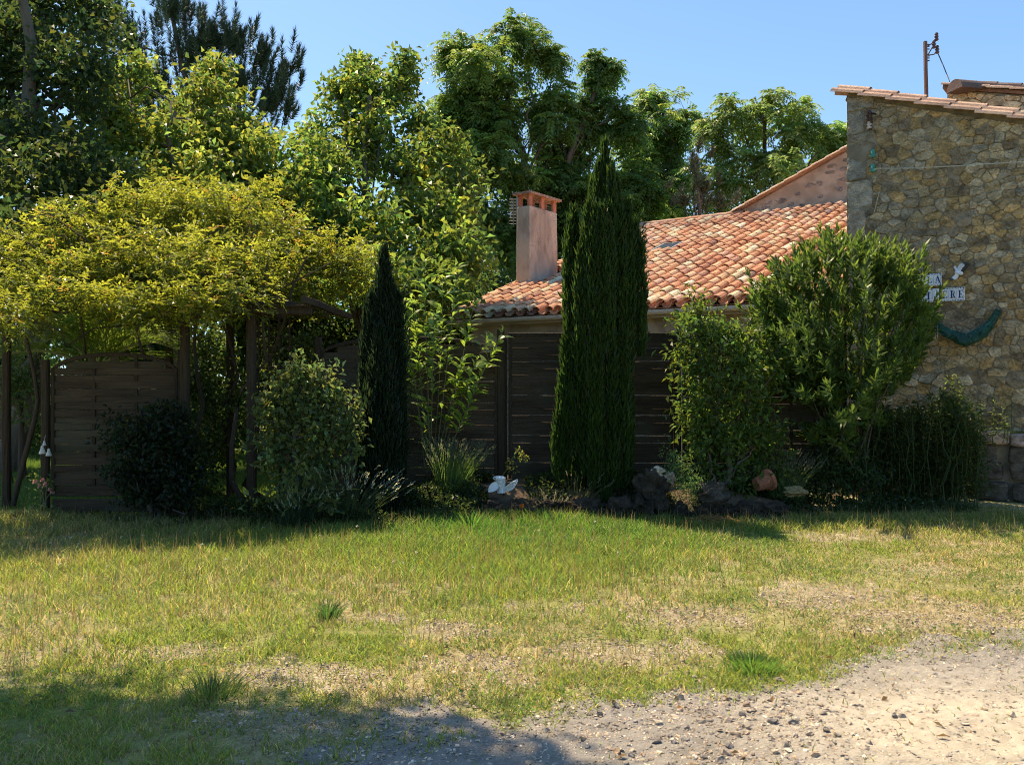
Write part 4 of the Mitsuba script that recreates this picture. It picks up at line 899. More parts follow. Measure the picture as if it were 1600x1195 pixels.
def skeleton(base, top, lobes, Y, r, rad, ctr, ntwig=90, dens_end=.012):
    """Trunk, limbs to each lobe, twigs to some clusters."""
    base, top = np.asarray(base, float), np.asarray(top, float)
    tr_ = bent(base, top, 9, .10, r); trunk = tube(tr_, np.linspace(rad, rad * .28, 9), 9); limbs = []
    ends = []
    for lb in lobes:
        y = Y + (lb[4] if len(lb) > 4 else 0); c = P(lb[0], lb[1], y)
        q = np.clip((c[2] - base[2]) / max(top[2] - base[2], .1) - .28, .12, .93); j = q * 8; i = int(j); s0 = tr_[i] + (tr_[min(i + 1, 8)] - tr_[i]) * (j - i)
        b = bent(s0, c, 7, .16, r); w = rad * (1 - .75 * q) * .5; limbs.append(tube(b, np.linspace(w, .014, 7), 6)); ends.append(b)
    ends = np.vstack(ends)
    for k in r.choice(len(ctr), min(ntwig, len(ctr)), replace=False):
        s0 = ends[np.argmin(np.linalg.norm(ends - ctr[k] + [0, 0, .25], axis=1))]
        limbs.append(tube(bent(s0, ctr[k], 4, .14, r), np.linspace(.016, .005, 4), 4, False))
    return trunk, join(limbs)
def leafy(key, lobes, Y, seed, col, L, W, dens=5.0, per=22, sig=.16, depth=.9, up=.65, fold=.25, lum=.2, hue=.10, base=None, top=None, rad=.14, bark=(.13, .11, .085), bsdf='mat_leaf', name='crown', ntwig=90, sky=.12, cl=.16, sp=0, slope=0.0):
    r = np.random.default_rng(seed)
    if slope:
        my = np.mean([a[1] for a in lobes]); lobes = [(a[0], a[1], a[2], a[3], (a[4] if len(a) > 4 else 0) + (my - a[1]) * slope, a[5] if len(a) > 5 else 1) for a in lobes]
    pos, out, cid, ctr = lobe_points(split(lobes, r, sp) if sp else lobes, Y, r, dens, L * W * .5, per, sig, depth)
    n = len(pos); C = Cloud()
    D = unit(rdir(n, r) + out * .5 + [0, 0, -.25]); N = unit(rdir(n, r) * .75 + out * .45 + [0, 0, up])
    c = tint(np.array(col) * 1.45, n, r, lum, hue) * np.exp(r.normal(0, cl, (len(ctr), 1)))[cid]
    yl = r.normal(0, .10, len(ctr))[cid][:, None]; c = c * np.hstack([1 + 1.3 * yl, 1 + .2 * yl, 1 - yl])
    C.leaves(pos, D, N, L * r.uniform(.65, 1.2, n), W * r.uniform(.7, 1.2, n), c, fold)
    C.put(key, name, bsdf)
    if base is not None:
        t, l = skeleton(base, top, lobes, Y, r, rad, ctr, ntwig)
        part(key, 'trunk', t, 'mat_bark', bark, smooth=True, vary=.4, freq=8); part(key, 'limbs', l, 'mat_bark', bark, smooth=True)
    return ctr
def ground_at(px, Y): return np.array([(px - 800) / F * Y, Y, -.05])

k = thing('oak_tree', 'large dark oak filling the upper left corner against the sky', 'tree')
leafy(k, [(30, 30, 95, 60), (105, 55, 70, 45), (-70, 90, 110, 110), (40, 140, 85, 70), (118, 140, 42, 40, 0, .7), (75, 215, 85, 60), (20, 250, 80, 60), (-80, 260, 90, 120), (60, 320, 110, 55), (140, 270, 50, 45, 0, .8), (20, 390, 100, 60), (-40, 420, 90, 70), (150, 20, 24, 18, 0, .6), (135, 95, 30, 16, 0, .6), (0, -60, 160, 60), (110, 370, 70, 60)], 15.5, 101, [.055, .088, .024], .14, .09, 2.7, 26, .17, sp=5, slope=.012, base=ground_at(10, 15.8), top=P(30, -30, 15.5), rad=.26, cl=.22)
k = thing('pine_tree', 'dark maritime pine with upright shoots rising behind the left trees', 'tree')
def pine(k, Y, lobes, seed, base, top, col, nshoot, rad, L=.62):
    r = np.random.default_rng(seed); C = Cloud(); tips = []
    for lb in lobes:
        px, py, rx, rz = lb[:4]; y = Y + (lb[4] if len(lb) > 4 else 0); c = P(px, py, y); R3 = np.array([rx / F * y, (rx * rz) ** .5 / F * y, rz / F * y])
        m = int(nshoot * rx * rz / 1000); d = rdir(m, r); q = c + d * R3 * np.clip(np.abs(r.normal(0, .7, m)), 0, 1.45)[:, None]
        o = unit((q - P(270, 200, y)) * [1, 1, .35]); ax = unit(o * r.uniform(.0, .45, (m, 1)) + [0, 0, 1] + rdir(m, r) * .2)
        per = 110; ids = np.repeat(np.arange(m), per); u = r.random(len(ids)); Ls = (L * r.uniform(.6, 1.25, m))[ids]
        side = unit(np.cross(rdir(len(ids), r), ax[ids])); pos = q[ids] + ax[ids] * (u * Ls)[:, None]
        D = unit(side * (1.15 - .75 * u[:, None] ** 2) + ax[ids] * (.45 + .9 * u[:, None])); S = unit(np.cross(D, rdir(len(ids), r)))
        cc = tint(col, len(ids), r, .2, .06) * np.exp(r.normal(0, .2, (m, 1)))[ids]; cc[u > .9] *= 1.25
        C.blades(pos, D, S, r.uniform(.14, .24, len(ids)), .022, cc); tips.append(q)
    C.put(k, 'crown', 'mat_needle')
    t, l = skeleton(base, top, lobes, Y, r, rad, np.vstack(tips), 130)
    part(k, 'trunk', t, 'mat_bark', [.13, .10, .08], smooth=True, vary=.4, freq=5); part(k, 'limbs', l, 'mat_bark', [.12, .095, .08], smooth=True)
pine(k, 27., [(272, 32, 42, 28), (208, 78, 40, 40), (172, 55, 14, 26), (300, 95, 50, 45), (330, 70, 34, 45), (368, 82, 30, 40), (408, 105, 26, 45), (440, 132, 26, 34), (462, 112, 10, 22), (420, 175, 40, 40), (240, 150, 70, 50), (370, 150, 60, 45), (180, 140, 40, 50), (300, 190, 80, 40), (445, 175, 18, 24), (290, 20, 18, 20), (192, 40, 10, 20)], 102, ground_at(275, 27), P(268, 20, 27), [.055, .082, .036], 30, .22)
k = thing('oak_tree', 'rounded light green oak with a visible forked stem, below the pine', 'tree')
leafy(k, [(330, 155, 62, 38), (265, 180, 66, 50), (385, 190, 48, 50), (210, 225, 62, 52), (320, 235, 96, 52), (408, 250, 34, 50, 0, .8), (170, 210, 36, 60), (165, 285, 60, 45), (280, 290, 100, 48), (215, 120, 22, 36, 0, .7), (335, 112, 16, 14, 0, .6), (120, 250, 40, 50), (390, 300, 60, 40), (180, 160, 30, 36, 0, .7), (140, 330, 70, 40), (300, 350, 150, 60, .5), (310, 430, 150, 60, 2.0, 1.2), (110, 420, 110, 60, 2.0, 1.2), (480, 400, 60, 60, 2.0)], 17., 103, [.17, .225, .045], .155, .105, 3.6, 22, .16, sp=5, slope=.014, base=ground_at(290, 17), top=P(275, 175, 16.6), rad=.13, bark=(.17, .14, .10), cl=.24)
k = thing('leafy_tree', 'bushy green tree with tall upright shoots left of the chimney', 'tree')
leafy(k, [(565, 165, 34, 50), (590, 230, 55, 55), (495, 220, 38, 42, 0, .8), (640, 265, 62, 56), (525, 285, 70, 55), (682, 225, 30, 42, 0, .6), (465, 300, 46, 50), (600, 345, 92, 52), (686, 335, 48, 52), (500, 350, 62, 52), (680, 400, 78, 46), (590, 425, 76, 46), (562, 108, 13, 12, 0, 2.), (568, 135, 14, 26, 0, 1.6), (632, 112, 6, 22, 0, 2.4), (626, 140, 9, 20, 0, 1.8), (604, 158, 16, 18, 0, 1.3), (708, 395, 32, 46), (535, 140, 18, 20, 0, .6), (720, 280, 30, 40, 0, .6), (655, 185, 14, 14, 0, .6), (640, 470, 120, 50)], 18., 104, [.135, .20, .04], .155, .095, 3.8, 22, .16, sp=5, slope=.012, base=ground_at(590, 18.2), top=P(578, 150, 18), rad=.15, cl=.26)

def pinnate(k, lobes, Y, seed, col, base, top, rad, ros=9, Lr=.56, pairs=7, leaf=(.155, .056), dens=.76, bark=(.12, .10, .08), up=.28):
    r = np.random.default_rng(seed); main = lobes; lobes = split(lobes, r, 4, .72); C = Cloud(); ctrs = []
    for lb in lobes:
        px, py, rx, rz = lb[:4]; y = Y + (lb[4] if len(lb) > 4 else 0); kk = lb[5] if len(lb) > 5 else 1
        c = P(px, py, y); R3 = np.array([rx / F * y, (rx * rz) ** .5 / F * y * .9, rz / F * y])
        m = max(3, int(dens * kk * math.pi * R3[0] * R3[2] / .062)); d = rdir(m, r); q = c + d * R3 * np.clip(np.abs(r.normal(0, .66, m)), 0, 1.5)[:, None]
        ctrs.append(q); n = m * ros; ids = np.repeat(np.arange(m), ros)
        D = unit(rdir(n, r) * [1, 1, .85] + d[ids] * .35 + [0, 0, up]); C0 = q[ids]; L = Lr * r.uniform(.7, 1.2, n)
        S = unit(np.cross(D, [0, 0, 1.])); tone = tint(np.array(col) * 1.9, n, r, .18, .09) * np.exp(r.normal(0, .16, (m, 1)))[ids]
        for i in range(pairs):
            u = (i + 1.2) / (pairs + .4); p = C0 + D * (L * u)[:, None] - Z_ * (L * .55 * u * u)[:, None]; fwd = unit(D - Z_ * 1.1 * u)
            for s_ in (-1, 1):
                ld_ = unit(S * s_ + fwd * .55 - Z_ * .35 + r.normal(0, .14, (n, 3))); nn = unit(np.cross(fwd, S) * -1 + r.normal(0, .25, (n, 3))); nn = np.where(nn[:, 2:] < 0, -nn, nn)
                C.leaves(p, ld_, nn, leaf[0] * (1.1 - .5 * abs(u - .5)) * r.uniform(.85, 1.15, n), leaf[1], tone, .1)
    C.put(k, 'crown', 'mat_leaf'); t, l = skeleton(base, top, main, Y, r, rad, np.vstack(ctrs), 140)
    part(k, 'trunk', t, 'mat_bark', bark, smooth=True, vary=.3, freq=6); part(k, 'limbs', l, 'mat_bark', bark, smooth=True)
k = thing('tree_of_heaven', 'tallest feathery leaved tree in the middle, behind the chimney', 'tree')
pinnate(k, [(775, 110, 66, 42), (725, 75, 34, 24), (835, 72, 30, 34), (790, 62, 26, 24), (705, 92, 18, 14, 0, .8), (865, 95, 20, 34), (800, 175, 84, 54), (730, 165, 36, 26, 0, .8), (875, 145, 20, 26, 0, .8), (715, 235, 36, 36, 0, .6), (800, 255, 88, 56), (775, 335, 90, 56), (700, 190, 20, 20, 0, .5), (720, 320, 50, 60), (850, 330, 56, 66), (770, 410, 90, 56), (860, 230, 30, 40)], 26.5, 105, [.10, .16, .036], ground_at(800, 27), P(805, 70, 26.5), .17)
k = thing('tree_of_heaven', 'narrow topped feathery leaved tree just behind the big cypress', 'tree')
pinnate(k, [(927, 96, 4, 12), (955, 112, 4, 12), (934, 135, 14, 16), (908, 168, 16, 20), (952, 165, 20, 20), (984, 185, 12, 18), (905, 205, 30, 28), (960, 210, 40, 36), (900, 260, 50, 44), (980, 270, 52, 50), (1000, 320, 46, 46), (880, 305, 44, 34), (930, 340, 70, 50), (850, 260, 26, 30, 0, .7), (870, 385, 50, 50)], 27., 106, [.09, .155, .036], ground_at(945, 27.5), P(938, 100, 27), .16)
k = thing('walnut_tree', 'pale green feathery tree right of the big cypress, against the sky', 'tree')
pinnate(k, [(1035, 165, 30, 26), (1015, 150, 18, 14, 0, .7), (1045, 210, 40, 40), (1005, 215, 26, 40), (1070, 185, 18, 16, 0, .7), (1060, 260, 40, 44), (1000, 280, 30, 44), (1040, 310, 50, 36)], 30., 107, [.13, .20, .055], ground_at(1040, 30), P(1035, 170, 30), .15, 9, .6, 6, (.18, .062), .5)
k = thing('walnut_tree', 'broad airy pale green tree behind the pink gable, next to the barn', 'tree')
pinnate(k, [(1195, 160, 40, 26), (1150, 172, 34, 26, 0, .9), (1240, 175, 30, 26, 0, .9), (1205, 215, 56, 40), (1140, 225, 46, 40), (1265, 200, 30, 26, 0, .8), (1290, 225, 26, 30, 0, .8), (1110, 200, 18, 22, 0, .8), (1250, 255, 50, 36), (1160, 275, 56, 40), (1110, 270, 30, 40), (1210, 290, 60, 30), (1130, 315, 40, 24), (1310, 210, 14, 20, 0, .6), (1310, 250, 20, 30)], 28., 108, [.14, .205, .06], ground_at(1195, 28), P(1195, 165, 28), .18, 9, .6, 6, (.18, .062), .30)
k = thing('grey_pine', 'dull grey-green pine between the two walnut trees', 'tree')
pine(k, 26., [(1085, 270, 24, 30), (1095, 305, 40, 34), (1070, 320, 36, 26), (1120, 325, 30, 20), (1085, 240, 12, 16)], 109, ground_at(1085, 26), P(1085, 250, 26), [.10, .115, .06], 14, .13, .3)
# dark shrubs behind the fence that close the view at the foot of the trees
for i, (px, py, rx, rz, Y, col, lab) in enumerate([(-60, 560, 150, 120, 21., [.06, .11, .03], 'dark shrub mass at the left edge behind the slender trunks'), (190, 500, 130, 130, 19.5, [.07, .12, .03], 'dark broad shrub behind the left fence panel'), (420, 500, 110, 140, 19., [.07, .125, .032], 'dark shrub seen through the pergola'), (590, 540, 120, 110, 19.5, [.075, .13, .03], 'shrub behind the arched panel and slim cypress'), (735, 440, 60, 50, 24., [.08, .135, .035], 'shrub at the left end of the house roof'), (690, 520, 90, 70, 20.5, [.07, .12, .03], 'shrub behind the willow sapling, beyond the fence')]):
    k = thing('garden_shrub', lab, 'shrub'); rr = np.random.default_rng(i)
    lb = [(px + rr.normal(0, .5) * rx * .8, py + rr.normal(0, .4) * rz * .7, rx * .55, rz * .5) for _ in range(7)] + [(px + q * rx, 650, rx * .6, 62) for q in (-.8, 0, .8)] + [(px, py + rz * .3, rx, rz * .5)]
    leafy(k, lb, Y, 120 + i, col, .13, .085, 5.0, 18, .22, base=ground_at(px, Y), top=P(px, py, Y), rad=.07, ntwig=10)
# the tree whose shadow lies over the front left corner: it stands left of the frame
k = thing('shade_tree', 'tall leafy tree just outside the left edge that shades the front lawn', 'tree')
sh = [(-1.0, 3.2, 8.0, 1.2), (-2.5, 3.55, 7.4, 1.1), (-.55, 3.55, 7.6, .72), (-3.4, 2.9, 7.6, 1.5), (-1.6, 2.4, 8.6, 1.5), (-1.65, 3.75, 7.2, .8), (-4.6, 3.6, 7.6, 1.1), (-.2, 2.9, 8.0, .8)]
r_ = np.random.default_rng(130); C = Cloud(); ct = []
for sx, sy, h, R_ in sh:
    c = np.array([sx - .36 * h, sy + .45 * h, h]); m = int(150 * R_ ** 2); d = rdir(m, r_); q = c + d * [R_, R_, R_ * .8] * (r_.uniform(.05, 1, m) ** .5)[:, None]; ct.append(q)
    ids = np.repeat(np.arange(m), 22); n = len(ids)
    C.leaves(q[ids] + r_.normal(0, .17, (n, 3)), rdir(n, r_), unit(rdir(n, r_) * .7 + [0, 0, .7]), .13, .085, tint([.10, .165, .035], n, r_))
C.put(k, 'crown', 'mat_leaf')
tr_ = bent([-7.6, 6.2, -.1], [-5.0, 6.6, 9.0], 9, .06, r_); part(k, 'trunk', tube(tr_, np.linspace(.22, .06, 9), 9), 'mat_bark', [.15, .12, .09], smooth=True)
part(k, 'limbs', join([tube(bent(tr_[4 + i % 3], q.mean(0), 6, .1, r_), np.linspace(.07, .015, 6), 5) for i, q in enumerate(ct)]), 'mat_bark', [.15, .12, .09], smooth=True)

# ------------------------------------------------------------------ climber on the pergola
k = thing('flowering_climber', 'big mound of yellow-green climber covering the pergola roof', 'climber')
cl = [(60, 385, 70, 45), (-40, 420, 90, 60), (140, 360, 70, 40), (220, 335, 66, 45), (290, 325, 60, 42), (360, 335, 60, 42), (430, 360, 56, 40), (480, 390, 56, 36, .4), (540, 405, 46, 32, .5), (30, 450, 70, 36), (120, 425, 90, 42), (210, 410, 90, 50), (310, 410, 90, 50), (400, 420, 80, 42), (500, 435, 56, 30, 1.0), (550, 430, 30, 28, 1.0), (180, 470, 60, 24, -.2), (100, 462, 60, 24, -.3), (300, 488, 46, 20, .3), (440, 462, 60, 18, 1.0), (20, 500, 44, 30, -.1), (225, 490, 50, 20, .2), (380, 478, 40, 14, .4, .8), (180, 470, 60, 26, .3), (270, 470, 60, 26, 0), (350, 455, 60, 30), (430, 450, 50, 20, .7), (-20, 490, 60, 36), (500, 480, 30, 24, 1.6, .7), (255, 295, 34, 16), (400, 305, 24, 18, 0, .8), (575, 395, 14, 20, 0, .7), (310, 292, 30, 10, 0, .8), (90, 345, 30, 12, 0, .7), (520, 372, 22, 14, 0, .7)]
r_ = np.random.default_rng(140)
cl = [(a[0], a[1], a[2], a[3], (a[4] if len(a) > 4 else 0) + (405 - a[1]) * .0165 + 1.0 * np.clip((a[0] - 360) / 70, 0, 1), a[5] if len(a) > 5 else 1) for a in cl]
pos, out, cid, ctr = lobe_points(cl, 10.9, r_, 4.1, .068 * .032 * .5 * 5, 8, .09, 1.5)
n = len(pos); C = Cloud(); hgt = np.clip((pos[:, 2] - 2.3) / 1.5, 0, 1)
D0 = unit(rdir(n, r_) * [1, 1, .6] + out * .5); up_ = unit(rdir(n, r_) * .5 + [0, 0, 1.] + out * .3); S0 = unit(np.cross(D0, up_))
age_shade = np.clip(r_.normal(.52, .26, (len(ctr), 1))[cid] + .08 + .30 * (out[:, 2:] - .2), 0, 1)      # young yellow shoots, older green ones; lower sides darkened as painted shade
tone = (np.array([.085, .135, .024]) * (1 - age_shade) + np.array([.39, .44, .05]) * age_shade) * np.exp(r_.normal(0, .2, (n, 1)))
rust = r_.random(n) < .03; tone[rust] = np.array([.42, .30, .06])
for i, (u, s_) in enumerate(((.25, 1), (.25, -1), (.6, 1), (.6, -1), (1.0, 0))):
    p = pos + D0 * .095 * u; ldd = unit(D0 * (.6 if s_ else 1) + S0 * s_ + r_.normal(0, .2, (n, 3)))
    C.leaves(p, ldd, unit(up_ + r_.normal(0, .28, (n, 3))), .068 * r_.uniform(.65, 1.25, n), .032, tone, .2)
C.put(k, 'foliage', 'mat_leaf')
part(k, 'stems', join([tube(bent(P(a_, 790, y_), P(b_, 400, 10.9), 9, .12, r_), np.linspace(.035, .012, 9), 6) for a_, b_, y_ in ((300, 220, 10.9), (303, 330, 11.0), (384, 420, 10.9), (150, 100, 12.4), (355, 300, 12.2), (20, 40, 11.2), (430, 480, 12.2))] + [tube(bent(P(290, 470, 11), c_, 6, .2, r_), np.linspace(.014, .004, 6), 4) for c_ in ctr[r_.choice(len(ctr), 60)]]), 'mat_bark', [.075, .058, .042], smooth=True)
k = thing('ivy_curtain', 'dark leafy vine hanging down inside the pergola gateway', 'climber')
leafy(k, [(322, 540, 30, 50), (320, 620, 34, 60), (325, 700, 30, 56), (318, 770, 34, 30), (425, 540, 30, 40), (370, 620, 12, 90, 0, .6), (440, 600, 30, 60), (470, 540, 36, 40), (480, 650, 40, 70), (430, 700, 40, 70), (490, 730, 36, 50), (340, 560, 24, 60, .5), (340, 690, 24, 60, .4), (300, 600, 20, 120), (455, 620, 44, 90, .6)], 12.2, 141, [.075, .115, .03], .075, .055, 3.0, 14, .08, base=None, cl=.2)

# ------------------------------------------------------------------ palm and slender trees at far left
k = thing('date_palm', 'palm with long arching fronds behind the left fence panel', 'palm')
r_ = np.random.default_rng(150); pc = P(150, 580, 12.3)
part(k, 'trunk', tube([pc + [-.05, .3, -1.9], pc + [0, .1, -.6], pc], [.12, .11, .10], 9), 'mat_bark', [.11, .09, .07], smooth=True)
fr = [(-.2, -.5, 1.3, 1.5), (.5, -.5, 1.2, 1.8), (.9, -.3, .75, 2.0), (.25, -.4, 1.2, 1.7), (-.6, -.3, 1.2, 1.9), (-1, -.2, .7, 1.8), (1, .1, .5, 1.9), (.7, -.2, .9, 1.8), (-.5, -.3, .9, 1.7), (-.05, .3, 1.6, 1.9), (-.55, .2, 1.7, 2.3), (-.7, .1, 1.3, 2.0), (-.9, -.2, .6, 1.8), (.8, .1, .9, 1.6), (.45, -.3, 1.6, 1.7), (-.8, .4, .9, 1.9), (.8, .5, .9, 1.8)]
for fx, fy_, fz, L in fr:
    d = unit([fx, fy_, fz]); q = np.linspace(0, 1, 12)[:, None]; rach = pc + d * L * q - Z_ * .55 * L * q ** 2.2
    part(k, 'frond_rib', tube(rach, np.linspace(.018, .004, 12), 5), 'mat_plain', [.20, .22, .08])
    C = Cloud(); u = np.repeat(np.linspace(.12, 1, 34), 2); s_ = np.tile([1, -1], 34)
    p = np.stack([np.interp(u, q[:, 0], rach[:, j]) for j in range(3)], 1); tg = unit(np.stack([np.interp(u, q[:, 0], np.gradient(rach[:, j])) for j in range(3)], 1))
    sd = unit(np.cross(tg, Z_)); ld_ = unit(sd * s_[:, None] * (1.0 - .6 * u[:, None]) + tg * (.6 + .5 * u[:, None]) + np.cross(sd, tg) * .25 + r_.normal(0, .06, (68, 3)))
    C.long_leaves(p, ld_, np.cross(sd, tg) + r_.normal(0, .2, (68, 3)), .48 * np.sin(np.clip(u * .75 + .22, 0, 1) * math.pi) ** .6 + .1, .024, tint([.22, .32, .06], 68, r_, .12, .06), .22)
    C.put(k, 'frond', 'mat_leaf')
for i, (px, px2, pyb, lab) in enumerate([(16, 2, 756, 'thin dark tree trunk at the left edge, left one of two'), (40, 26, 752, 'thin dark tree trunk just left of the fence panel, right one of two')]):
    Y = EYE * F / (pyb - 597.5); k = thing('slender_tree', lab, 'tree'); r_ = np.random.default_rng(i + 160); b = P(px, pyb + 4, Y); t = P(px2, 590, Y)
    part(k, 'trunk', tube(bent(b, t, 8, .05, r_), np.linspace(.062, .045, 8) * (1 + .15 * r_.normal(0, 1, 8)), 8), 'mat_bark', [.10, .075, .055], smooth=True, vary=.5, freq=12)
    leafy(k, [(px - 14, 600, 36, 44, 0, .8), (px - 2, 560, 30, 40, 0, .8), (px + 6, 640, 26, 24, 0, .5)], Y, 162 + i, [.10, .15, .045], .09, .04, 1.5, 14, .1)
k = thing('rose_bush', 'small pink flowering rose at the foot of the left fence post', 'rose')
leafy(k, [(64, 765, 20, 22), (80, 790, 16, 14), (58, 790, 10, 14, 0, .6)], 10.5, 166, [.11, .17, .05], .045, .03, 1.0, 10, .05, name='foliage')
r_ = np.random.default_rng(167)
part(k, 'stems', join([tube(bent(P(72, 806, 10.5), P(px, py, 10.45), 5, .1, r_), np.linspace(.008, .004, 5), 4) for px, py in ((56, 752), (66, 748), (74, 756), (80, 768))]), 'mat_bark', [.15, .16, .07])
for px, py in ((55, 753), (66, 750), (70, 757), (78, 764), (62, 760), (81, 770)):
    C = Cloud(); n = 14; C.leaves(np.tile(P(px, py, 10.4), (n, 1)) + r_.normal(0, .006, (n, 3)), rdir(n, r_) + [0, -.4, .5], rdir(n, r_) + [0, -.5, .5], .03, .026, tint([.62, .36, .42], n, r_, .1, .02), .3); C.put(k, 'flower', 'mat_leaf')

# ------------------------------------------------------------------ shrubs in front of and along the fence
k = thing('dark_shrub', 'dark green rounded shrub in front of the left fence panel', 'shrub')
leafy(k, [(235, 680, 55, 46), (205, 690, 34, 40), (260, 730, 56, 44), (210, 745, 38, 40), (245, 645, 36, 18, 0, .8), (182, 662, 14, 22, 0, .8), (280, 690, 26, 50), (230, 775, 60, 22), (285, 760, 30, 36)], 10.25, 170, [.018, .036, .014], .075, .042, 3.6, 18, .07, base=P(235, 800, 10.3), top=P(235, 690, 10.3), rad=.035, ntwig=40)
k = thing('variegated_bush', 'round bush with bright pale sunlit leaves on its top, right of the pergola', 'bush')
leafy(k, [(470, 600, 50, 36), (435, 625, 36, 40), (520, 620, 36, 36), (480, 650, 70, 46), (440, 690, 44, 46), (520, 690, 44, 46), (470, 735, 70, 40), (415, 650, 16, 26, 0, .8), (510, 582, 26, 16, 0, .9), (455, 575, 20, 14, 0, .9), (470, 775, 64, 24), (535, 655, 20, 34)], 9.95, 171, [.12, .16, .05], .085, .05, 3.2, 16, .07, base=P(470, 815, 9.95), top=P(470, 660, 9.95), rad=.04, ntwig=50, up=.5)
k = thing('laurel_shrub', 'tall leafy laurel between the right fence panel and the oleander', 'shrub')
leafy(k, [(1090, 482, 22, 26, 0, .9), (1092, 520, 40, 34), (1135, 520, 46, 36), (1080, 565, 34, 46), (1150, 570, 66, 50), (1195, 560, 34, 40), (1100, 620, 44, 46), (1170, 630, 56, 46), (1085, 660, 28, 40, 0, .8), (1130, 690, 56, 44), (1190, 690, 40, 46), (1110, 735, 34, 24, 0, .7), (1165, 745, 50, 28)], 10.95, 172, [.095, .155, .03], .095, .046, 3.4, 16, .075, base=P(1130, 790, 10.95), top=P(1125, 560, 10.95), rad=.045, ntwig=80)

# oleander: stems fanning out, whorls of narrow upright leaves
r_ = np.random.default_rng(175); k = thing('oleander', 'large oleander with long narrow leaves in front of the barn corner', 'shrub')
ob = P(1325, 765, 11.5); outl = [(1185, 470), (1200, 440), (1225, 415), (1262, 392), (1300, 372), (1345, 380), (1380, 392), (1415, 405), (1438, 425), (1450, 452), (1455, 490), (1445, 530), (1410, 575), (1175, 500), (1190, 545), (1225, 600), (1265, 680), (1370, 650), (1330, 730)]
big_l, C, stems = [], Cloud(), []
ox, oy = np.array(outl).T
for s_ in range(1250):
    j = r_.integers(0, len(outl)) if s_ > 170 else r_.integers(0, 8); q = r_.uniform(.02, 1.0) ** .55 if s_ > 170 else r_.uniform(.93, 1.04)
    px = 1325 + (ox[j] + r_.normal(0, 14) - 1325) * q; py = 640 + (oy[j] + r_.normal(0, 9) - 640) * q; Y = 11.5 + r_.normal(0, .6) * (1.15 - .7 * q ** 2)
    tip = P(px, py, Y); d = unit((tip - (ob + [0, 0, .9])) * [1.0, .8, .9] + r_.normal(0, .12, 3) + [0, 0, .5]); L0 = r_.uniform(.16, .28) * (1.5 if s_ <= 170 else 1); n = 22
    u = np.sort(r_.random(n)); pos = tip - d * (L0 * (1 - u))[:, None]; sd = unit(np.cross(rdir(n, r_), d)); ld_ = unit(sd * (.95 - .55 * u[:, None]) + d * (.6 + .6 * u[:, None]))
    col = tint([.125, .205, .04], n, r_, .15, .06) * 1.0; LL = .14 * r_.uniform(.7, 1.15, n)
    args = (pos, ld_, d + ld_ * -.2 + r_.normal(0, .15, (n, 3)), LL, .027, col)
    if s_ < 16: big_l.append(args)
    else: C.long_leaves(*args, droop=.04)
    if s_ % 30 == 0:
        m_ = ob + r_.normal(0, .12, 3) * [1, 1, 0]; mid = (m_ + tip) / 2 + [(m_[0] - tip[0]) * .18, 0, .05]; qq = np.linspace(0, 1, 9)[:, None]
        stems.append(tube(m_ * (1 - qq) ** 2 + 2 * qq * (1 - qq) * mid + tip * qq ** 2, np.linspace(.016, .005, 9), 5, False))
C.put(k, 'foliage', 'mat_leaf')
for a_ in big_l:
    for i in range(0, 22, 2):
        c2 = Cloud(); c2.long_leaves(*[x[i:i + 1] if np.ndim(x) else x for x in a_]); v, f, c = c2.mesh(); part(k, 'leaf', (v, f), 'mat_leaf', c)
    c2 = Cloud(); c2.long_leaves(*[x[1::2] if np.ndim(x) else x for x in a_]); v, f, c = c2.mesh(); part(k, 'leaf_cluster', (v, f), 'mat_leaf', c)
part(k, 'stems', join(stems), 'mat_bark', [.12, .10, .07], smooth=True)

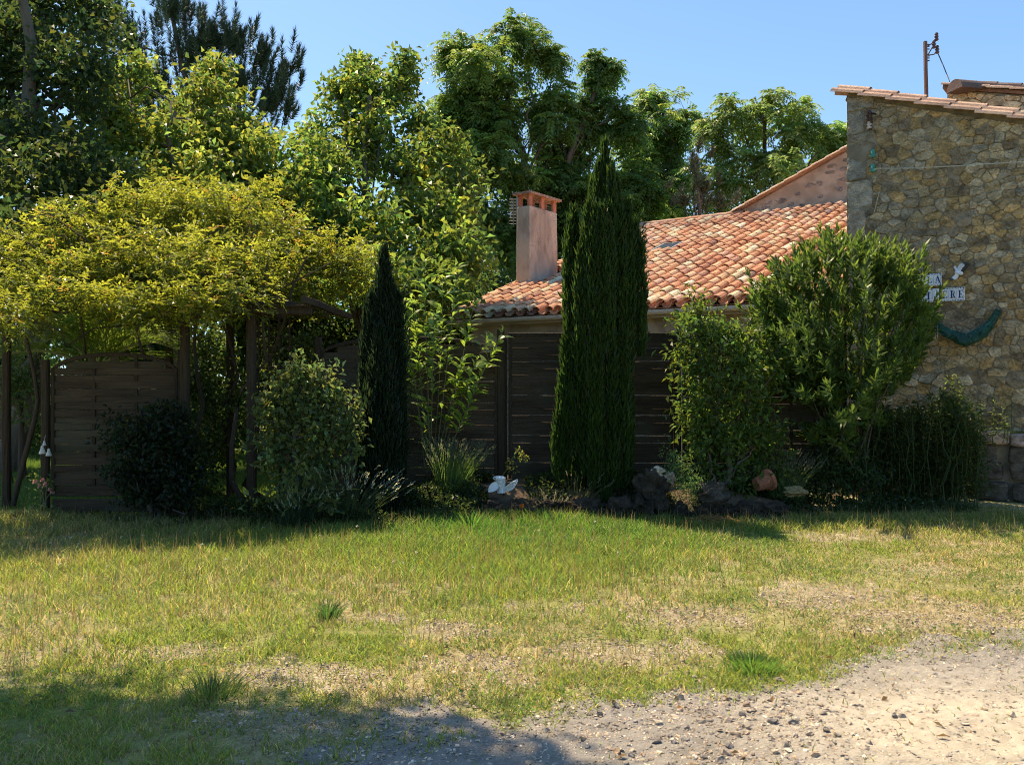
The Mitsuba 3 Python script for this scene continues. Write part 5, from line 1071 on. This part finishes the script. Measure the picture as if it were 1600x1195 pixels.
# young willow-like sapling by the arched panel: every leaf is a part
r_ = np.random.default_rng(180); k = thing('willow_sapling', 'sapling with bright lance shaped leaves rising over the arched fence panel', 'sapling'); stems = []; nl = 0
paths = [((668, 730), (660, 600), (640, 440)), ((672, 730), (668, 580), (662, 402)), ((676, 730), (690, 590), (692, 430)), ((680, 730), (700, 560), (716, 408)), ((684, 735), (715, 600), (742, 466)), ((690, 735), (735, 620), (788, 512)), ((684, 735), (730, 650), (748, 590)), ((668, 730), (650, 610), (632, 500)), ((676, 735), (700, 650), (722, 560)), ((672, 730), (676, 600), (678, 470)), ((684, 735), (728, 590), (764, 525)), ((664, 730), (645, 560), (628, 455)), ((668, 738), (664, 690), (670, 615))]
C3 = Cloud()
for i, (a_, b_, c_) in enumerate(paths):
    Y = 11.35 + r_.uniform(-.25, .25); q = np.linspace(0, 1, 12)[:, None]; A_, B_, C_ = P(*a_, Y), P(*b_, Y + r_.normal(0, .08)), P(*c_, Y + r_.normal(0, .2)); cur = A_ * (1 - q) ** 2 + 2 * q * (1 - q) * B_ + C_ * q ** 2
    stems.append(tube(cur, np.linspace(.008, .003, 12), 5)); n = 40 if i < 12 else 12
    us = np.concatenate([r_.uniform(.45, .99, n - 3), r_.uniform(.2, .45, 3)]) if i not in (6, 8) else r_.uniform(.35, .99, n)
    for u in us:
        p = np.array([np.interp(u, q[:, 0], cur[:, j]) for j in range(3)]); tg = unit(np.array([np.interp(u, q[:, 0], np.gradient(cur[:, j])) for j in range(3)])); sd = unit(np.cross(r_.normal(0, 1, 3), tg))
        L = r_.uniform(.13, .22) * (1.1 - .35 * (u > .93)); c2 = Cloud()
        c2.long_leaves(p[None] + sd[None] * .01, (sd * .9 + tg * .75)[None], (tg - sd * .3 + r_.normal(0, .25, 3))[None], L, L * r_.uniform(.24, .32), tint([.26, .40, .07], 1, r_, .12, .06), .28); v, f, c = c2.mesh()
        if nl < 299: part(k, 'leaf', (v, f), 'mat_leaf', c)
        else: C3.v.append(v); C3.f.append(f + C3.n); C3.c.append(c); C3.n += len(v)
        nl += 1
C3.put(k, 'other_leaves', 'mat_leaf', kind='stuff')
part(k, 'stems', join(stems), 'mat_bark', [.12, .13, .06])

# cypresses: bundles of upright sprays
def cypress(k, Y, plumes, seed, col, dens, base, trunk_top):
    r = np.random.default_rng(seed); C = Cloud()
    for (px, pt, pb, hw, dY) in plumes:
        y = Y + dY; top, bot = P(px, pt, y), P(px, max(pb, pt + 90), y); H = top[2] - bot[2]; w = hw / F * y
        n = int(dens * H * w * 2 * 3.1); u = r.random(n); prof = np.where(u > .55, np.clip((1 - u) / .45, 0, 1) ** .72, .62 + .38 * np.clip(u / .55, 0, 1) ** .7)
        a = r.uniform(0, 2 * np.pi, n); lump = .78 + .5 * meshkit.noise(np.stack([a * 1.9, u * H * 3.2, a * 0 + px], -1))
        rr = w * prof * lump * r.uniform(.45, 1.05, n) ** .6; o = np.stack([np.cos(a), np.sin(a), 0 * a], 1)
        pos = bot + o * rr[:, None] + Z_ * (u * H)[:, None]; D = unit(o * r.uniform(.08, .5, (n, 1)) + [0, 0, 1.] + r.normal(0, .14, (n, 3)))
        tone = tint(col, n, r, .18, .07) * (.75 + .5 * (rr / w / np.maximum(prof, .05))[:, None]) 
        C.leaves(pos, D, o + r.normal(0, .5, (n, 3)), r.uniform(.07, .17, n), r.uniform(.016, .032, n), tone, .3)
    m = 130; j = r.choice(len(pos), m); o = unit((pos[j] - base) * [1, 1, 0] + r.normal(0, .02, (m, 3)))      # stray shoots
    for q in range(5):
        C.leaves(pos[j] + (o * .5 + Z_) * .035 * q + r.normal(0, .006, (m, 3)), o * .6 + Z_ + r.normal(0, .25, (m, 3)), o + r.normal(0, .5, (m, 3)), r.uniform(.07, .13, m), .018, tint(np.array(col) * 1.3, m, r, .2, .1), .3)
    C.put(k, 'crown', 'mat_leaf')
    part(k, 'trunk', tube([base, trunk_top], [.075, .02], 8), 'mat_bark', [.13, .10, .075], smooth=True)
k = thing('cypress_tree', 'tall broad column of dark green cypress in front of the right fence panel', 'tree')
r_ = np.random.default_rng(190)
hw_ = lambda y: np.interp(y, [228, 300, 380, 470, 560, 640, 700, 755], [1, 10, 38, 50, 43, 42, 43, 30])
pl = [(945, 226, 745, 15, 0), (937, 262, 745, 24, 0), (962, 285, 745, 22, .0), (943, 420, 765, 24, 0), (943, 540, 770, 26, -.05)]
for lvl in range(8):
    yt = 290 + lvl * 48
    for j in range(7):
        a_ = j * .9 + lvl * .37 + r_.normal(0, .2); t_ = yt + r_.normal(0, 24); e = hw_(t_ + 70) * r_.uniform(.72, 1.0); L_ = r_.uniform(130, 230)
        pl.append((943 + e * math.cos(a_), t_, min(t_ + L_, 765), r_.uniform(6, 12), e / F * 10.95 * math.sin(a_)))
pl += [(890, 470, 700, 10, -.1), (884, 535, 720, 10, -.12), (878, 600, 750, 9, -.1), (872, 655, 750, 8, -.15), (882, 585, 745, 11, -.1), (890, 350, 520, 9, 0), (1000, 385, 560, 9, 0), (896, 330, 560, 11, .05), (992, 350, 560, 11, .05)]
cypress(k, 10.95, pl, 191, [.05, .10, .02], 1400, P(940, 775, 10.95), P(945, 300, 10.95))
k = thing('cypress_tree', 'slim blue-green young cypress in front of the arched fence panel', 'tree')
pl = [(600, 394, 755, 19, 0), (589, 455, 755, 18, 0), (610, 445, 755, 15, 0), (578, 540, 760, 17, -.05), (614, 560, 760, 16, -.05), (595, 520, 800, 28, -.2), (577, 620, 800, 18, -.1), (613, 620, 800, 18, -.1), (566, 600, 760, 10, 0), (623, 600, 760, 9, 0)] + [(598 + a_ * 28, r_.uniform(430, 640), 745, 9, -.2 + .2 * abs(a_)) for a_ in r_.uniform(-1, 1, 12)]
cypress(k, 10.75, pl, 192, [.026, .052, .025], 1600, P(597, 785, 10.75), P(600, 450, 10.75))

# lavender and herbs
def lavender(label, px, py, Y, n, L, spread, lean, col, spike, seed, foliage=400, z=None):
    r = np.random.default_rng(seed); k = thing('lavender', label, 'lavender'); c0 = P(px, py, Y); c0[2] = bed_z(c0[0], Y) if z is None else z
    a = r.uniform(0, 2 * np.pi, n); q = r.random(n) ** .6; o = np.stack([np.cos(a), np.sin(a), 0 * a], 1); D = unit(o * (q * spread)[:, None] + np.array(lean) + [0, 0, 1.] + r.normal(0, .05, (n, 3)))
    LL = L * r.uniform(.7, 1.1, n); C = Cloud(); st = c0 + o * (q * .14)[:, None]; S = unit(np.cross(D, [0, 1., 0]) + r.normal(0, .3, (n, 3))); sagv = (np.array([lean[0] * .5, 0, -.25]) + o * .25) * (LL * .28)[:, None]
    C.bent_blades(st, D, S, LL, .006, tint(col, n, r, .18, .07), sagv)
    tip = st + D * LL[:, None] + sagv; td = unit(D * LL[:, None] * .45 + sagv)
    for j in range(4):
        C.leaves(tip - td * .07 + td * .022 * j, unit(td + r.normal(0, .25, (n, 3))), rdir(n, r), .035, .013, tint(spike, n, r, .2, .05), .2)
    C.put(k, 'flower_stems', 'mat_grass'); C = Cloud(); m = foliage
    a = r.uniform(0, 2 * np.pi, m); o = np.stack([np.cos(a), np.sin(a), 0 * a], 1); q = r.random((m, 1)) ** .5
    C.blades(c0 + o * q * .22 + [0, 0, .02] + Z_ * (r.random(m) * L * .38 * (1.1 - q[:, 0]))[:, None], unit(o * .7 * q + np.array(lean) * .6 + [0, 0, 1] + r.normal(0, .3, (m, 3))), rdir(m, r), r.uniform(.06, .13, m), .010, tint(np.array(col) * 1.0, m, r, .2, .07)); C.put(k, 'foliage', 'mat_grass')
lavender('upright green lavender clump left of the white ornament', 705, 785, 10.75, 300, .66, .45, (.17, 0, 0), [.18, .27, .06], [.19, .21, .13], 201, 1300)
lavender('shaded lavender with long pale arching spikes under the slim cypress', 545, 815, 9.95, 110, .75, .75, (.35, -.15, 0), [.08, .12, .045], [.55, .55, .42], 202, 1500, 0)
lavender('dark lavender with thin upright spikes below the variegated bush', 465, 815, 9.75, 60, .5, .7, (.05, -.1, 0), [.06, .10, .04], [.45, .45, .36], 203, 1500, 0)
lavender('low bushy lavender right of the white ornament', 862, 780, 10.65, 80, .36, .8, (.12, -.05, 0), [.20, .25, .09], [.26, .24, .18], 204, 1500)
lavender('lavender between the terracotta pot and the oleander', 1225, 765, 10.9, 150, .62, .4, (.18, 0, 0), [.13, .20, .06], [.18, .19, .13], 205, 900)
lavender('sparse lavender sprigs at the foot of the big cypress', 905, 770, 10.75, 26, .42, .7, (.35, 0, 0), [.18, .20, .08], [.28, .25, .18], 206, 200)
k = thing('rosemary', 'grey-green rosemary tumbling over the edging left of the mossy rock', 'rosemary')
leafy(k, [(1062, 735, 22, 26), (1072, 765, 26, 22), (1050, 715, 14, 22, 0, .7), (1090, 745, 18, 20, 0, .7), (1075, 785, 16, 10, 0, .7)], 10.5, 207, [.15, .23, .075], .045, .011, 1.0, 16, .05, name='foliage', bsdf='mat_grass')
k = thing('weed', 'small yellow-green seedling in front of the middle fence post', 'plant')
leafy(k, [(812, 705, 10, 14, 0, .8), (800, 725, 12, 12, 0, .8), (818, 715, 8, 8, 0, .8)], 10.8, 208, [.22, .26, .06], .04, .025, .8, 8, .03, name='foliage'); part(k, 'stem', tube(bent(P(784, 745, 10.8), P(814, 698, 10.8), 6, .06), .004, 4), 'mat_bark', [.15, .17, .06])
# tall leafy herbs by the barn
def herbs(label, n, x0, x1, pyt, Y, seed, col, cat='herbs', L=.085, zb=0.0):
    r = np.random.default_rng(seed); k = thing('tall_herb', label, cat); C, stems = Cloud(), []
    for i in range(n):
        px = r.uniform(x0, x1); Yy = Y + r.normal(0, .28); t = P(px + r.normal(0, 5), pyt(px) + r.exponential(14), Yy); b = np.array([(px - 800) / F * Yy, Yy, zb]); cur = bent(b, t, 6, .11, r)
        stems.append(tube(cur, np.linspace(.006, .003, 6), 4, False)); m = int(42 * (t[2] - zb) + 10); u = r.uniform(.12, 1, m); p = np.stack([np.interp(u, np.linspace(0, 1, 6), cur[:, j]) for j in range(3)], 1); o = unit(rdir(m, r) * [1, 1, .15])
        C.long_leaves(p, unit(o + Z_ * (.15 + .75 * u[:, None] ** 4)), Z_ + r.normal(0, .25, (m, 3)), L * r.uniform(.7, 1.2, m), L * .17, tint(np.array(col) * r.uniform(.85, 1.15), m, r, .15, .07), .25)
    C.put(k, 'foliage', 'mat_leaf'); part(k, 'stems', join(stems), 'mat_bark', [.07, .09, .035])
herbs('dense shaded bed of tall dark herbs between oleander and stone ledge', 110, 1335, 1530, lambda p: 628 + 16 * math.sin(p * .05) + 9 * math.sin(p * .31), 11.6, 211, [.075, .12, .032], L=.125)
leafy('tall_herb', [(1365, 690, 44, 50), (1420, 670, 50, 40), (1480, 665, 46, 40), (1515, 690, 26, 40, 0, .8), (1390, 735, 60, 34), (1460, 730, 60, 40), (1345, 740, 30, 30), (1510, 740, 26, 30, 0, .8)], 11.65, 214, [.055, .09, .026], .11, .026, 3.0, 14, .08, name='undergrowth')
k = thing('low_shrub', 'low dark undergrowth at the foot of the oleander', 'shrub')
leafy(k, [(1285, 745, 60, 26), (1235, 758, 40, 18), (1335, 745, 50, 26), (1300, 720, 50, 30)], 11.2, 215, [.05, .085, .024], .09, .03, 3.2, 14, .08, name='foliage')
herbs('tall bright herb sprig standing above the dark herbs', 9, 1478, 1508, lambda p: 584, 11.75, 212, [.30, .40, .10])
herbs('pale green herbs leaning over the stone ledge at the right edge', 14, 1530, 1585, lambda p: 624 + 10 * math.sin(p), 11.95, 213, [.30, .38, .11], zb=.8)
# ground cover at the foot of the fence, small white lawn flowers
C = Cloud(); r_ = np.random.default_rng(220)
for x0, x1, y0, y1, h, n, col in ((-4.1, -.4, 9.75, 10.9, .32, 14000, [.06, .10, .03]), (-1.6, 3.6, 10.34, 11.7, .20, 16000, [.06, .10, .028]), (3.0, 5.6, 10.6, 12.0, .22, 5000, [.07, .115, .032]), (-5.5, -4.0, 10.0, 10.9, .12, 1800, [.10, .15, .04])):
    X, Y = r_.uniform(x0, x1, n), r_.uniform(y0, y1, n); q = meshkit.fbm(np.stack([X * 2, Y * 2, X * 0], -1), 3); kk = q > .42; X, Y, q = X[kk], Y[kk], q[kk]; m = len(X)
    pos = np.stack([X, Y, bed_z(X, Y) + r_.random(m) * h * (q * 2 - .6).clip(.1, 1)], 1)
    C.leaves(pos, rdir(m, r_) + [0, -.2, .5], rdir(m, r_) * .6 + [0, 0, 1], r_.uniform(.035, .075, m), .03, tint(col, m, r_, .25, .1))
v, f, c = C.mesh(); k = thing('ground_cover', 'dark low leafy ground cover at the foot of the fence and bushes', None, kind='stuff'); put(k, (v, f), 'mat_leaf', c)
C = Cloud()
for i in range(70):
    px, py = (r_.uniform(1240, 1600), r_.uniform(765, 800)) if i < 40 else (r_.uniform(0, 1000), r_.uniform(800, 900)); Y = EYE * F / (py + 6 - 597.5); p = P(px, py, Y); p[2] = gz(p[0], p[1]); h = r_.uniform(.05, .17)
    C.blades(p[None], unit(r_.normal(0, .1, (1, 3)) + Z_), X_[None], h, .004, np.array([[.2, .24, .08]])); n = 7
    C.leaves(np.tile(p + [0, 0, h * .93], (n, 1)), rdir(n, r_) + [0, -.2, .4], rdir(n, r_) + Z_, .017, .013, tint([.66, .64, .55], n, r_, .08, .02))
v, f, c = C.mesh(); k = thing('lawn_flowers', 'tiny white clover and daisy heads scattered along the lawn edge', None, kind='stuff'); put(k, (v, f), 'mat_grass', c)
for px, py, lab in ((586, 805, 'single orange flower low in the shade under the slim cypress'), (815, 790, 'single orange flower in front of the bed edging below the ornament')):
    k = thing('orange_flower', lab, 'flower'); p = P(px, py, 10.3 if px < 700 else 10.2); C = Cloud()
    C.leaves(np.tile(p, (9, 1)), np.stack([np.cos(np.arange(9) * .7), -.3 + 0 * np.arange(9), np.sin(np.arange(9) * .7)], 1), np.tile([0, -1., .4], (9, 1)), .032, .018, np.tile([.75, .26, .03], (9, 1))); C.put(k, 'petals', 'mat_leaf')
    part(k, 'stem', tube([[p[0] + .02, p[1] + .03, 0], p + [.004, .01, -.004]], .004, 4), 'mat_bark', [.15, .2, .06])
